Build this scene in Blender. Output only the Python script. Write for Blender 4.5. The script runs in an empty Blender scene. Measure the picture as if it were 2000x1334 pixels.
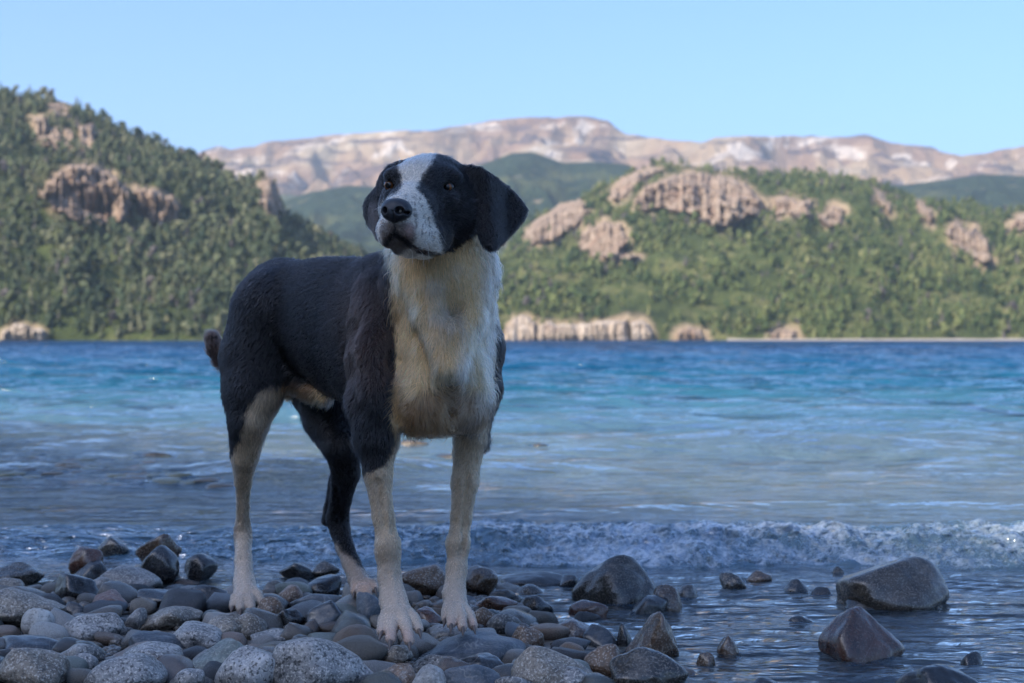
import bpy, bmesh, math, random
import numpy as np
from mathutils import Vector, Matrix

# ------------------------------------------------------------------ camera, world, sun
F, H0, HC = 2900.0, 664.0, 0.45          # focal length (px of a 2000 px wide frame), horizon row, camera height
scene = bpy.context.scene
COL = scene.collection
R = math.radians

cam_d = bpy.data.cameras.new('camera')
cam = bpy.data.objects.new('camera', cam_d); COL.objects.link(cam)
cam.location = (0, 0, HC); cam.rotation_euler = (R(90), 0, 0)
cam_d.sensor_width = 36.0; cam_d.lens = F / 2000 * 36.0
cam_d.shift_y = -(667 - H0) / 2000
cam_d.clip_start = 0.05; cam_d.clip_end = 60000
cam_d.dof.use_dof = True; cam_d.dof.focus_distance = 2.03; cam_d.dof.aperture_fstop = 7.6
scene.camera = cam

SUN_AZ = (-0.75, -0.66)                    # horizontal direction towards the sun
SUN_EL = R(37)
world = bpy.data.worlds.new('World'); scene.world = world; world.use_nodes = True
wn = world.node_tree.nodes; wl = world.node_tree.links
for n in list(wn): wn.remove(n)
sky = wn.new('ShaderNodeTexSky'); sky.sky_type = 'NISHITA'; sky.sun_disc = False
sky.sun_elevation = SUN_EL; sky.sun_rotation = math.atan2(SUN_AZ[0], SUN_AZ[1])
sky.altitude = 800; sky.air_density = 0.9; sky.dust_density = 4.0; sky.ozone_density = 8.0
bg = wn.new('ShaderNodeBackground'); bg.inputs['Strength'].default_value = 0.115
wo = wn.new('ShaderNodeOutputWorld')
wl.new(sky.outputs[0], bg.inputs[0]); wl.new(bg.outputs[0], wo.inputs[0])

sun_d = bpy.data.lights.new('sun', 'SUN'); sun_d.energy = 2.85; sun_d.angle = R(0.53); sun_d.color = (1.0, 0.87, 0.70)
sun = bpy.data.objects.new('sun', sun_d); COL.objects.link(sun)
sdir = Vector((SUN_AZ[0] * math.cos(SUN_EL), SUN_AZ[1] * math.cos(SUN_EL), math.sin(SUN_EL))).normalized()
sun.rotation_euler = sdir.to_track_quat('Z', 'Y').to_euler(); sun.location = sdir * 100

scene.view_settings.view_transform = 'Standard'; scene.view_settings.look = 'None'
scene.view_settings.exposure = 1.5; scene.view_settings.gamma = 1.0
scene.view_settings.use_curve_mapping = False
scene.render.engine = 'CYCLES'
cy = scene.cycles
cy.use_denoising = True; cy.max_bounces = 8; cy.diffuse_bounces = 3; cy.glossy_bounces = 4
cy.transmission_bounces = 6; cy.transparent_max_bounces = 12; cy.volume_bounces = 0
cy.caustics_reflective = False; cy.caustics_refractive = True; cy.blur_glossy = 1.0
cy.sample_clamp_indirect = 6.0

# ------------------------------------------------------------------ helpers
rng = np.random.default_rng(7)
random.seed(7)
_perm = np.random.default_rng(3).permutation(256).astype(np.int64)
_perm = np.concatenate([_perm, _perm, _perm])
_g = np.random.default_rng(5).normal(size=(256, 3)); _g /= np.linalg.norm(_g, axis=1)[:, None]

def perlin(x, y, z=0.0):
    x, y, z = np.broadcast_arrays(np.asarray(x, float), np.asarray(y, float), np.asarray(z, float))
    xi, yi, zi = np.floor(x).astype(np.int64), np.floor(y).astype(np.int64), np.floor(z).astype(np.int64)
    xf, yf, zf = x - xi, y - yi, z - zi
    u, v, w = (t * t * t * (t * (t * 6 - 15) + 10) for t in (xf, yf, zf))
    out = 0.0
    for i in (0, 1):
        for j in (0, 1):
            for k in (0, 1):
                h = _perm[_perm[_perm[(xi + i) & 255] + ((yi + j) & 255)] + ((zi + k) & 255)]
                g = _g[h]
                d = g[..., 0] * (xf - i) + g[..., 1] * (yf - j) + g[..., 2] * (zf - k)
                out = out + d * (u if i else 1 - u) * (v if j else 1 - v) * (w if k else 1 - w)
    return out * 1.5

def fbm(x, y, z=0.0, octv=4, gain=0.5, lac=2.03):
    a, s, t = 1.0, 0.0, 0.0
    for o in range(octv):
        s = s + a * perlin(x * lac ** o + 13.7 * o, y * lac ** o - 7.1 * o, z * lac ** o + 3.3 * o); t += a; a *= gain
    return s / t

def sstep(a, b, x):
    t = np.clip((np.asarray(x, float) - a) / (b - a), 0, 1); return t * t * (3 - 2 * t)

def W(px, py, Y):                       # a point of the place seen at a pixel, at distance Y
    px, py, Y = np.broadcast_arrays(np.asarray(px, float), np.asarray(py, float), np.asarray(Y, float))
    return np.stack([(px - 1000) / F * Y, Y, HC - (py - H0) / F * Y], -1)

def poly_sd(px, py, poly):              # signed distance to a polygon, negative inside
    P = np.asarray(poly, float); n = len(P)
    d = np.full(px.shape, 1e9); inside = np.zeros(px.shape, bool)
    for i in range(n):
        a, b = P[i], P[(i + 1) % n]
        e = b - a; wx, wy = px - a[0], py - a[1]
        t = np.clip((wx * e[0] + wy * e[1]) / (e @ e), 0, 1)
        d = np.minimum(d, (wx - e[0] * t) ** 2 + (wy - e[1] * t) ** 2)
        c = ((a[1] > py) != (b[1] > py))
        with np.errstate(divide='ignore', invalid='ignore'):
            xx = (b[0] - a[0]) * (py - a[1]) / (b[1] - a[1] if b[1] != a[1] else 1e-9) + a[0]
        inside ^= c & (px < xx)
    d = np.sqrt(d)
    return np.where(inside, -d, d)

def mesh_from(name, V, Fc, smooth=True):
    me = bpy.data.meshes.new(name)
    V = np.asarray(V, np.float32); Fc = np.asarray(Fc, np.int32); k = Fc.shape[1]
    me.vertices.add(len(V)); me.vertices.foreach_set('co', V.ravel())
    me.loops.add(Fc.size); me.loops.foreach_set('vertex_index', Fc.ravel())
    me.polygons.add(len(Fc)); me.polygons.foreach_set('loop_start', np.arange(0, Fc.size, k, dtype=np.int32))
    me.update(calc_edges=True)
    me.polygons.foreach_set('use_smooth', np.full(len(me.polygons), smooth))
    return me

def attr_f(me, name, val):
    a = me.attributes.new(name, 'FLOAT', 'POINT'); a.data.foreach_set('value', np.asarray(val, np.float32).ravel())
def attr_c(me, name, col):
    c = np.ones((len(col), 4), np.float32); c[:, :3] = col
    a = me.attributes.new(name, 'FLOAT_COLOR', 'POINT'); a.data.foreach_set('color', c.ravel())

def grid_faces(nr, nc):
    i = np.arange(nr * nc).reshape(nr, nc)
    return np.stack([i[:-1, :-1], i[:-1, 1:], i[1:, 1:], i[1:, :-1]], -1).reshape(-1, 4)

def link(name, data, mat=None, parent=None, label=None, cat=None, group=None, kind=None):
    o = bpy.data.objects.new(name, data); COL.objects.link(o)
    if mat is not None: data.materials.append(mat)
    if parent is not None: o.parent = parent
    if label: o['label'] = label
    if cat: o['category'] = cat
    if group: o['group'] = group
    if kind: o['kind'] = kind
    return o

class NT:                                # small node-tree writer
    def __init__(s, name):
        s.m = bpy.data.materials.new(name); s.m.use_nodes = True; s.t = s.m.node_tree
        for n in list(s.t.nodes): s.t.nodes.remove(n)
        s.out = s.t.nodes.new('ShaderNodeOutputMaterial')
    def n(s, typ, **kw):
        nd = s.t.nodes.new('ShaderNode' + typ)
        for k, v in kw.items():
            if k.startswith('i_'):
                key = k[2:]; key = int(key) if key.isdigit() else key.replace('_', ' ')
                s.put(nd.inputs[key], v)
            else: setattr(nd, k, v)
        return nd
    def put(s, sock, v):
        if hasattr(v, 'is_output'): s.t.links.new(v, sock)
        elif hasattr(v, 'outputs'): s.t.links.new(v.outputs[0], sock)
        elif sock.type == 'RGBA' and isinstance(v, float): sock.default_value = (v, v, v, 1)
        else: sock.default_value = v if not (isinstance(v, tuple) and len(v) == 3 and sock.type == 'RGBA') else (*v, 1)
    def noise(s, vec, scale, detail=4, rough=0.55, dist=0.0):
        return s.n('TexNoise', i_Vector=vec, i_Scale=scale, i_Detail=detail, i_Roughness=rough, i_Distortion=dist).outputs['Fac']
    def ramp(s, fac, *stops):
        r = s.n('ValToRGB', i_Fac=fac); e = r.color_ramp.elements
        while len(e) < len(stops): e.new(0.5)
        for el, (p, c) in zip(e, stops):
            el.position = p; el.color = (*c, 1) if isinstance(c, tuple) else (c, c, c, 1)
        return r.outputs[0]
    def mix(s, fac, a, b, mode='MIX'):
        m = s.n('Mix', data_type='RGBA', blend_type=mode)
        s.put(m.inputs[0], fac); s.put(m.inputs[6], a); s.put(m.inputs[7], b); return m.outputs[2]
    def math(s, op, a, b=0.0, clamp=False):
        m = s.n('Math', operation=op, use_clamp=clamp); s.put(m.inputs[0], a); s.put(m.inputs[1], b); return m.outputs[0]
    def attr(s, name, typ='GEOMETRY'):
        return s.n('Attribute', attribute_name=name, attribute_type=typ)
    def bump(s, h, strength, dist):
        return s.n('Bump', i_Strength=strength, i_Distance=dist, i_Height=h).outputs[0]
    def surf(s, sh):
        s.t.links.new(sh.outputs[0] if hasattr(sh, 'outputs') else sh, s.out.inputs['Surface']); return s.m
# ------------------------------------------------------------------ mountains, hills, forest
def land_mat(name, kind):
    t = NT(name); geo = t.n('NewGeometry'); P = geo.outputs['Position']
    if kind == 'range':
        sc = t.n('VectorMath', operation='MULTIPLY', i_0=P, i_1=(1, 0.5, 1.6)).outputs[0]
        st = t.n('VectorMath', operation='MULTIPLY', i_0=P, i_1=(1, 0.3, 6.0)).outputs[0]
        n1 = t.noise(sc, 0.0021, 6, 0.62, 0.8); n2 = t.noise(st, 0.0028, 6, 0.62, 0.5); n3 = t.noise(P, 0.02, 5, 0.7); n4 = t.noise(sc, 0.0045, 5, 0.6, 0.5)
        c = t.ramp(n1, (0.32, (0.18, 0.11, 0.075)), (0.45, (0.29, 0.19, 0.125)), (0.55, (0.36, 0.26, 0.165)), (0.68, (0.44, 0.36, 0.25)))
        c = t.mix(t.ramp(n4, (0.55, 0.0), (0.62, 0.85)), c, (0.64, 0.56, 0.48))
        c = t.mix(t.ramp(n2, (0.43, 0.9), (0.48, 0.0)), c, (0.12, 0.085, 0.08))
        c = t.mix(0.35, c, t.ramp(n3, (0.3, 0.35), (0.7, 1.0)), 'MULTIPLY')
        g = t.math('ADD', t.attr('veg').outputs['Fac'], t.math('MULTIPLY', t.math('SUBTRACT', n2, 0.5), 1.3))
        c = t.mix(t.ramp(g, (0.45, 0.0), (0.62, 1.0)), c, t.ramp(n3, (0.35, (0.035, 0.05, 0.03)), (0.7, (0.12, 0.13, 0.06))))
        b = t.n('BsdfPrincipled', i_Base_Color=c, i_Roughness=0.95)
        b.inputs['Specular IOR Level'].default_value = 0.1
        t.put(b.inputs['Normal'], t.bump(n3, 0.9, 40.0))
    elif kind == 'slope':
        n1 = t.noise(P, 0.012, 5, 0.6); n2 = t.noise(P, 0.06, 4, 0.7); n3 = t.noise(P, 0.0035, 4, 0.6)
        c = t.ramp(n2, (0.32, (0.012, 0.025, 0.017)), (0.55, (0.035, 0.06, 0.035)), (0.72, (0.09, 0.115, 0.05)))
        c = t.mix(t.ramp(n3, (0.52, 0.0), (0.66, 0.8)), c, (0.13, 0.14, 0.06))
        c = t.mix(t.ramp(n1, (0.64, 0.0), (0.72, 0.7)), c, (0.36, 0.28, 0.19))
        b = t.n('BsdfPrincipled', i_Base_Color=c, i_Roughness=0.95)
        b.inputs['Specular IOR Level'].default_value = 0.1
        t.put(b.inputs['Normal'], t.bump(n2, 1.0, 25.0))
    else:                                # grass and scrub between the trees
        n1 = t.noise(P, 0.02, 5, 0.6); n2 = t.noise(P, 0.15, 4, 0.7)
        c = t.ramp(n1, (0.32, (0.035, 0.05, 0.022)), (0.52, (0.075, 0.095, 0.032)), (0.68, (0.17, 0.165, 0.07)), (0.8, (0.30, 0.23, 0.15)))
        c = t.mix(0.5, c, t.ramp(n2, (0.3, 0.3), (0.7, 1.0)), 'MULTIPLY')
        c = t.mix(t.attr('bare').outputs['Fac'], c, t.ramp(n2, (0.3, (0.20, 0.15, 0.095)), (0.55, (0.36, 0.27, 0.18)), (0.75, (0.46, 0.37, 0.27))))
        b = t.n('BsdfPrincipled', i_Base_Color=c, i_Roughness=0.95)
        b.inputs['Specular IOR Level'].default_value = 0.1
        t.put(b.inputs['Normal'], t.bump(n2, 1.0, 4.0))
    return t.surf(b)

class Hill:
    def __init__(s, name, sky_pts, Y0, Y1, u0, u1, du, ns, amp, fq, mat, seed, gpow=0.85, back=1.35, ridged=0.5, cap=0.0, dY=0.0, topcut=0.9, flat=False):
        pts = np.array(sky_pts, float)
        s.u = np.concatenate([np.arange(u0, -60, du * 4), np.arange(-60, 2060, du), np.arange(2060, u1 + du * 4, du * 4)]); s.u = s.u[(s.u >= u0) & (s.u <= u1 + du)]; s.s = np.concatenate([np.linspace(0, 1, ns), np.linspace(1, back, max(6, ns // 8))[1:]])
        U, S = np.meshgrid(s.u, s.s)
        top = np.interp(U, pts[:, 0], pts[:, 1])
        Yr = Y1 + dY * perlin(U * 0.004, seed * 1.7)
        Y = Y0 + (Yr - Y0) * S
        Sc = np.minimum(S, 1)
        g = Sc ** gpow
        if cap: g = g * (1 - cap) + cap * sstep(0.86, 0.93, Sc)
        zr = (H0 - top) / F * Yr
        Z = HC + zr * g - np.maximum(S - 1, 0) * zr * 1.6
        X = (U - 1000) / F * Y
        env = np.sin(np.pi * np.clip(Sc, 0, 1) ** 0.8) ** 0.7 * (1 - sstep(topcut, 1.0, S) * 0.85)
        if flat: env = sstep(0, 0.2, S) * (1 - 0.93 * sstep(topcut, 0.995, S))
        n = fbm(X * fq, Y * fq * 0.8, seed, 5)
        rd = 1 - 2 * np.abs(fbm(X * fq * 1.6 + 5, Y * fq * 0.9, seed + 4, 4)); rd = rd + (0.18 if flat else 0.5) * (1 - 2 * np.abs(fbm(X * fq * 4.1, Y * fq * 1.6, seed + 9, 3))) - 0.3
        Z = Z + amp * env * np.clip(zr / (np.max(zr) * 0.5), 0.1, 1) * ((1 - ridged) * n * 1.6 + ridged * (rd - 0.6) if not flat else np.minimum(1.1 * n + rd - 0.95, 0.02))
        Z[0] = -2.0
        s.P = np.stack([X, Y, Z], -1); s.S = S; s.U = U
        s.py = H0 - (Z - HC) * F / Y
        s.me = mesh_from(name, s.P.reshape(-1, 3), grid_faces(*U.shape))
        s.o = link(name, s.me, mat, kind='structure')
    def vis(s):                          # running skyline from the front, per column
        n1 = np.searchsorted(s.s, 1.0) + 1
        return np.minimum.accumulate(s.py[:n1], axis=0), n1
    def depth(s, px, py):                # distance of the slope at a pixel
        v, n1 = s.vis(); out = np.empty(px.shape)
        ci = np.clip(np.searchsorted(s.u, px.ravel()), 0, len(s.u) - 1); pr = py.ravel(); o = out.ravel()
        for c in np.unique(ci):
            m = ci == c
            o[m] = np.interp(-pr[m], -v[:, c] + np.arange(n1) * 1e-6, s.P[:n1, c, 1])
        return o.reshape(px.shape)

back_sky = [(-1700,310),(-400,300),(200,302),(380,300),(400,292),(430,282),(450,290),(500,283),(520,275),(600,268),(650,262),(720,258),(760,253),(850,250),(900,243),(960,235),(1020,228),(1100,226),(1150,227),(1190,232),(1205,245),(1225,257),(1270,261),(1300,266),(1340,272),(1370,277),(1400,266),(1450,264),(1500,260),(1560,264),(1620,262),(1690,261),(1720,270),(1760,280),(1820,282),(1840,292),(1880,299),(1930,295),(1970,290),(2000,285),(2400,280),(3200,300)]
mid_sky = [(-1700,430),(-200,420),(300,410),(540,395),(600,377),(680,362),(740,366),(850,350),(950,318),(1000,299),(1040,297),(1100,318),(1160,316),(1230,322),(1265,345),(1330,375),(1420,360),(1500,340),(1600,346),(1680,350),(1760,362),(1850,350),(1920,340),(2000,344),(2400,350),(3200,380)]
left_sky = [(-1700,330),(-1200,260),(-800,235),(-500,205),(-200,185),(-60,170),(0,182),(40,188),(100,191),(150,208),(200,236),(250,262),(300,273),(330,286),(360,305),(400,320),(440,347),(480,360),(508,349),(530,355),(545,385),(560,422),(600,448),(650,476),(700,502),(760,540),(820,590),(880,640),(930,664)]
right_sky = [(760,664),(820,640),(880,590),(940,540),(985,505),(1000,480),(1020,447),(1060,422),(1120,396),(1180,362),(1230,336),(1290,320),(1350,326),(1400,333),(1480,341),(1560,341),(1640,346),(1700,352),(1740,374),(1800,391),(1860,393),(1900,400),(1950,416),(2000,411),(2100,405),(2400,430),(2700,410),(3200,450)]

hb = Hill('mountain_range', back_sky, 4000, 7000, -1700, 3200, 6.0, 190, 240, 0.0017, land_mat('bare_mountain', 'range'), 2, 0.7, cap=0.07, ridged=0.8, dY=500, topcut=0.93, flat=True)
_s = hb.S; attr_f(hb.me, 'veg', (0.62 - 0.9 * np.clip((_s - 0.45) / 0.3, 0, 1)).ravel())
hm = Hill('valley_slope', mid_sky, 2700, 4100, -1700, 3200, 6.0, 90, 70, 0.003, land_mat('wooded_slope', 'slope'), 5, 0.8, ridged=0.7)
MG = land_mat('hill_scrub', 'scrub')
hl = Hill('hill_left', left_sky, 900, 1450, -1700, 940, 4.0, 150, 34, 0.009, MG, 8, 0.9)
hr = Hill('hill_right', right_sky, 1250, 2050, 760, 3200, 4.0, 150, 44, 0.006, MG, 11, 0.85)

# --- rock faces standing out of the hills
def rock_mat(name, tint, pale):
    t = NT(name); P = t.n('NewGeometry').outputs['Position']
    v = t.n('VectorMath', operation='MULTIPLY', i_0=P, i_1=(1, 1, 0.3)).outputs[0]
    n1 = t.noise(v, 0.08, 5, 0.65); n2 = t.noise(P, 0.35, 5, 0.7); n3 = t.noise(v, 0.025, 3)
    c = t.ramp(n1, (0.3, tuple(0.45 * x for x in tint)), (0.5, tint), (0.7, pale))
    c = t.mix(t.ramp(n3, (0.55, 0.0), (0.7, 0.5)), c, (0.36, 0.22, 0.15))
    c = t.mix(0.45, c, t.ramp(n2, (0.3, 0.35), (0.65, 1.0)), 'MULTIPLY')
    b = t.n('BsdfPrincipled', i_Base_Color=c, i_Roughness=0.95)
    b.inputs['Specular IOR Level'].default_value = 0.1
    t.put(b.inputs['Normal'], t.bump(n2, 0.8, 2.0))
    return t.surf(b)
RK = rock_mat('tan_cliff_rock', (0.36, 0.27, 0.20), (0.50, 0.41, 0.32))
RP = rock_mat('pale_shore_rock', (0.50, 0.41, 0.32), (0.66, 0.58, 0.49))
rock_polys = {id(hl): [], id(hr): []}
def cliff(hill, poly, prot, label, mat=None, fl=0.055, name='cliff', rough=9.0):
    P = np.array(poly, float); (x0, y0), (x1, y1) = P.min(0) - 14, P.max(0) + 14
    y1 = min(y1, 664.5)
    st = max(1.5, (x1 - x0) / 130)
    U, V = np.meshgrid(np.arange(x0, x1, st), np.arange(y0, y1, st))
    warp = 7 * fbm(U * 0.03, V * 0.03, 5.5, 3)
    sd = poly_sd(U + warp, V, poly) + rough * 1.3 * fbm(U * 0.07, V * 0.05, len(label), 4)
    Y = hill.depth(U, V)
    flute = 1 - 2 * np.abs(fbm(U * fl, V * fl * 0.10, 3.3 + len(label), 3))
    fine = 1 - 2 * np.abs(fbm(U * fl * 2.6, V * fl * 0.3, 9.3 + len(label), 3))
    big = fbm(U * 0.022, V * 0.014, 7.7 + len(label), 3)
    ledge = np.abs(((V + 9 * big + 5 * fbm(U * 0.06, V * 0.02, 2.2, 2)) / 21.0) % 1.0 - 0.5)
    crag = fbm(U * 0.2, V * 0.2, 1.1, 3)
    inside = sstep(3, -4, sd)
    ins = sd < 0; top_ = np.where(ins, V, 1e9).min(0); bot_ = np.where(ins, V, -1e9).max(0)
    tt = np.clip((V - top_) / np.maximum(bot_ - top_, 1), 0, 1)
    h = prot * 1.1 * inside * (0.35 + 0.55 * (1 - tt) + (0.62 * flute + 0.26 * fine + 0.3 * big) * (1 - 0.45 * tt) + 0.08 * crag + 0.12 * ledge)
    h = 0.35 * h + 0.65 * np.floor(h / (0.17 * prot) + 0.25 * crag) * 0.17 * prot      # stepped, broken faces
    h = np.maximum(h, 0.04 * prot * inside)
    Yc = Y - h + (1 - inside) * prot * 0.35
    V3 = W(U, V, Yc)
    fc = grid_faces(*U.shape); fc = fc[(sd.ravel()[fc] < 5).all(1)]
    me = mesh_from(name, V3.reshape(-1, 3), fc, smooth=False)
    o = link(name, me, mat or RK, label=label, cat='cliff')
    rock_polys[id(hill)].append(poly)
    return o
cliff(hl, [(80,378),(110,338),(150,322),(195,326),(228,345),(248,372),(255,405),(240,432),(200,440),(150,432),(105,410)], 46, 'large rounded tan rock face on the wooded hillside, bigger of the pair')
cliff(hl, [(262,365),(300,372),(335,385),(350,408),(345,435),(310,442),(275,425)], 30, 'small dark rock buttress beside the large tan rock face', fl=0.08)
cliff(hl, [(62,232),(82,228),(96,250),(100,285),(86,290),(70,262)], 16, 'narrow tan rock streak highest up by the shaded hollow', fl=0.09, rough=6)
cliff(hl, [(98,252),(112,248),(122,270),(118,296),(104,296)], 14, 'middle one of three upright rock streaks near the hilltop', fl=0.09, rough=5)
cliff(hl, [(126,250),(140,256),(146,285),(132,300),(122,286)], 14, 'slim pale rock streak left of the yellowish one', fl=0.09, rough=5)
cliff(hl, [(158,246),(184,240),(188,262),(180,292),(164,300),(154,280)], 16, 'yellowish upright rock patch below the hilltop trees', fl=0.08, rough=5)
cliff(hl, [(92,205),(122,200),(140,215),(128,230),(104,224)], 12, 'small bare rock cap just under the hill crest', rough=5)
cliff(hl, [(498,366),(516,350),(532,354),(546,388),(560,424),(545,430),(520,415),(505,392)], 34, 'dark shaded bluff at the shoulder of the wooded hill', fl=0.05, rough=4)
cliff(hl, [(2,650),(30,632),(62,640),(88,645),(90,668),(0,668)], 10, 'low tan rocks at the waterline under the wooded hill', RP, rough=5)
cliff(hr, [(1240,398),(1262,368),(1300,346),(1350,338),(1410,344),(1460,360),(1488,392),(1490,418),(1450,425),(1420,445),(1392,440),(1360,420),(1310,414),(1262,412)], 60, 'broad fluted tan cliff below the flat green hilltop', fl=0.045)
cliff(hr, [(1186,378),(1225,345),(1270,328),(1290,332),(1255,352),(1220,385),(1196,392)], 22, 'slanting bare rock rib rising to the green hilltop', rough=6)
cliff(hr, [(1020,462),(1050,430),(1095,402),(1130,392),(1148,412),(1130,440),(1080,470),(1040,480)], 30, 'sloping bare tan rock spur behind the dog ear', rough=8)
cliff(hr, [(1148,450),(1180,430),(1212,440),(1228,465),(1215,490),(1250,500),(1226,510),(1150,500),(1130,480)], 26, 'ragged tan rock patch among dark trees below the spur', rough=10)
cliff(hr, [(1510,390),(1535,382),(1560,395),(1585,392),(1588,420),(1560,430),(1536,415),(1515,425)], 24, 'pair of stubby rock knobs beside the broad fluted cliff', fl=0.07, rough=6)
cliff(hr, [(1600,425),(1632,402),(1650,412),(1642,440),(1615,446)], 20, 'small tan crag between stubby knobs and leaning slab', rough=6)
cliff(hr, [(1705,375),(1722,378),(1742,400),(1736,415),(1716,400)], 20, 'short leaning rock slab on the hill skyline', rough=4)
cliff(hr, [(1790,395),(1806,400),(1826,425),(1820,440),(1800,428)], 20, 'upright bare slab just right of the leaning slab', rough=4)
cliff(hr, [(1850,455),(1866,430),(1890,450),(1905,445),(1932,480),(1940,512),(1920,520),(1890,490),(1862,480)], 26, 'jagged tan crag on the far end of the hill', rough=7)
cliff(hr, [(1968,450),(1985,425),(2012,412),(2020,440),(1990,452)], 20, 'pale rock tip at the end of the wooded ridge', rough=4)
cliff(hr, [(988,640),(1004,620),(1030,618),(1045,630),(1046,670),(986,670)], 14, 'pale shore cliff block nearest to the dog', RP, fl=0.07, rough=5)
cliff(hr, [(1048,640),(1070,630),(1090,636),(1120,630),(1150,632),(1180,628),(1222,626),(1228,670),(1046,670)], 14, 'longest pale cliff along the far waterline', RP, fl=0.07, rough=6)
cliff(hr, [(1234,630),(1258,626),(1270,638),(1272,670),(1232,670)], 12, 'square pale shore block ending the long cliff', RP, fl=0.07, rough=4)
cliff(hr, [(1322,648),(1345,641),(1370,644),(1380,670),(1320,670)], 9, 'short brownish shore cliff in front of dark trees', RK, rough=4)
cliff(hr, [(1505,652),(1525,642),(1552,646),(1556,670),(1503,670)], 8, 'last low tan shore rock before the gravel strand', RK, rough=4)

# --- gravel strand on the far shore
_u = np.linspace(1420, 3200, 200); _w = np.array([0.0, 0.5, 1.0])
_U, _T = np.meshgrid(_u, _w)
_Y = 1225 + 45 * _T + 6 * perlin(_U * 0.02, 4.0)
me = mesh_from('gravel_strand', np.stack([(_U - 1000) / F * _Y, _Y, -0.6 + 3.4 * _T + 0.3 * perlin(_U * 0.05, 9.0)], -1).reshape(-1, 3), grid_faces(3, 200))
t = NT('strand_gravel'); b = t.n('BsdfPrincipled', i_Base_Color=t.ramp(t.noise(t.n('NewGeometry').outputs['Position'], 0.2), (0.3, (0.30, 0.26, 0.21)), (0.7, (0.46, 0.41, 0.34))), i_Roughness=0.95)
link('gravel_strand', me, t.surf(b), kind='structure')

# --- woods: every crown a lumpy bundle of leaf clumps, every tree with a trunk, far off and read as one mass
def crown_templates(n, seed):
    out = []; r = np.random.default_rng(seed)
    bm = bmesh.new(); bmesh.ops.create_icosphere(bm, subdivisions=1, radius=1.0)
    ico_ = np.array([v.co[:] for v in bm.verts]); icf = np.array([[v.index for v in f.verts] for f in bm.faces]); bm.free()
    for k in range(n):
        V, Fs, nv = [], [], 0; conif = k % 2 == 0
        if conif:                        # ragged tiers round a pointed top
            for j in range(4):
                a = np.linspace(0, 2 * np.pi, 6, endpoint=False) + r.uniform(0, 1); w = (0.20 - 0.042 * j) * r.uniform(0.6, 1.35, 6)
                ring = np.stack([w * np.cos(a), w * np.sin(a), 0.10 + 0.21 * j + r.uniform(-0.05, 0.03, 6)], 1)
                V.append(np.concatenate([ring, [[0.02 * r.normal(), 0.02 * r.normal(), 0.42 + 0.21 * j]]]))
                Fs.append(np.array([[i, (i + 1) % 6, 6] for i in range(6)]) + nv); nv += 7
        else:
            for j in range(3):
                a = r.uniform(0, 6.28); c = np.array([0.15 * math.cos(a), 0.15 * math.sin(a), 0.38 + 0.19 * j + 0.08 * r.random()]); rd_ = np.array([1, 1, 1.05]) * r.uniform(0.13, 0.22)
                V.append(ico_ * (1 + 0.4 * r.normal(size=(12, 1))) * rd_ + c); Fs.append(icf + nv); nv += 12
        q = 0.025
        V.append(np.array([[-q, -q, 0], [q, -q, 0], [0, q, 0], [0, 0, 0.6]])); Fs.append(np.array([[0, 1, 3], [1, 2, 3], [2, 0, 3]]) + nv)
        out.append((np.concatenate(V), np.concatenate(Fs)))
    return out
def leaf_mat():
    t = NT('forest_leaves'); c = t.attr('col').outputs['Color']
    n = t.noise(t.n('NewGeometry').outputs['Position'], 0.9, 3, 0.7)
    c = t.mix(0.7, c, t.ramp(n, (0.3, 0.35), (0.7, 1.3)), 'MULTIPLY')
    d = t.n('BsdfDiffuse', i_Color=c); tr = t.n('BsdfTranslucent', i_Color=c)
    return t.surf(t.n('MixShader', i_0=0.35, i_1=d, i_2=tr))
LEAF = leaf_mat(); TPL = crown_templates(12, 4)
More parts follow.
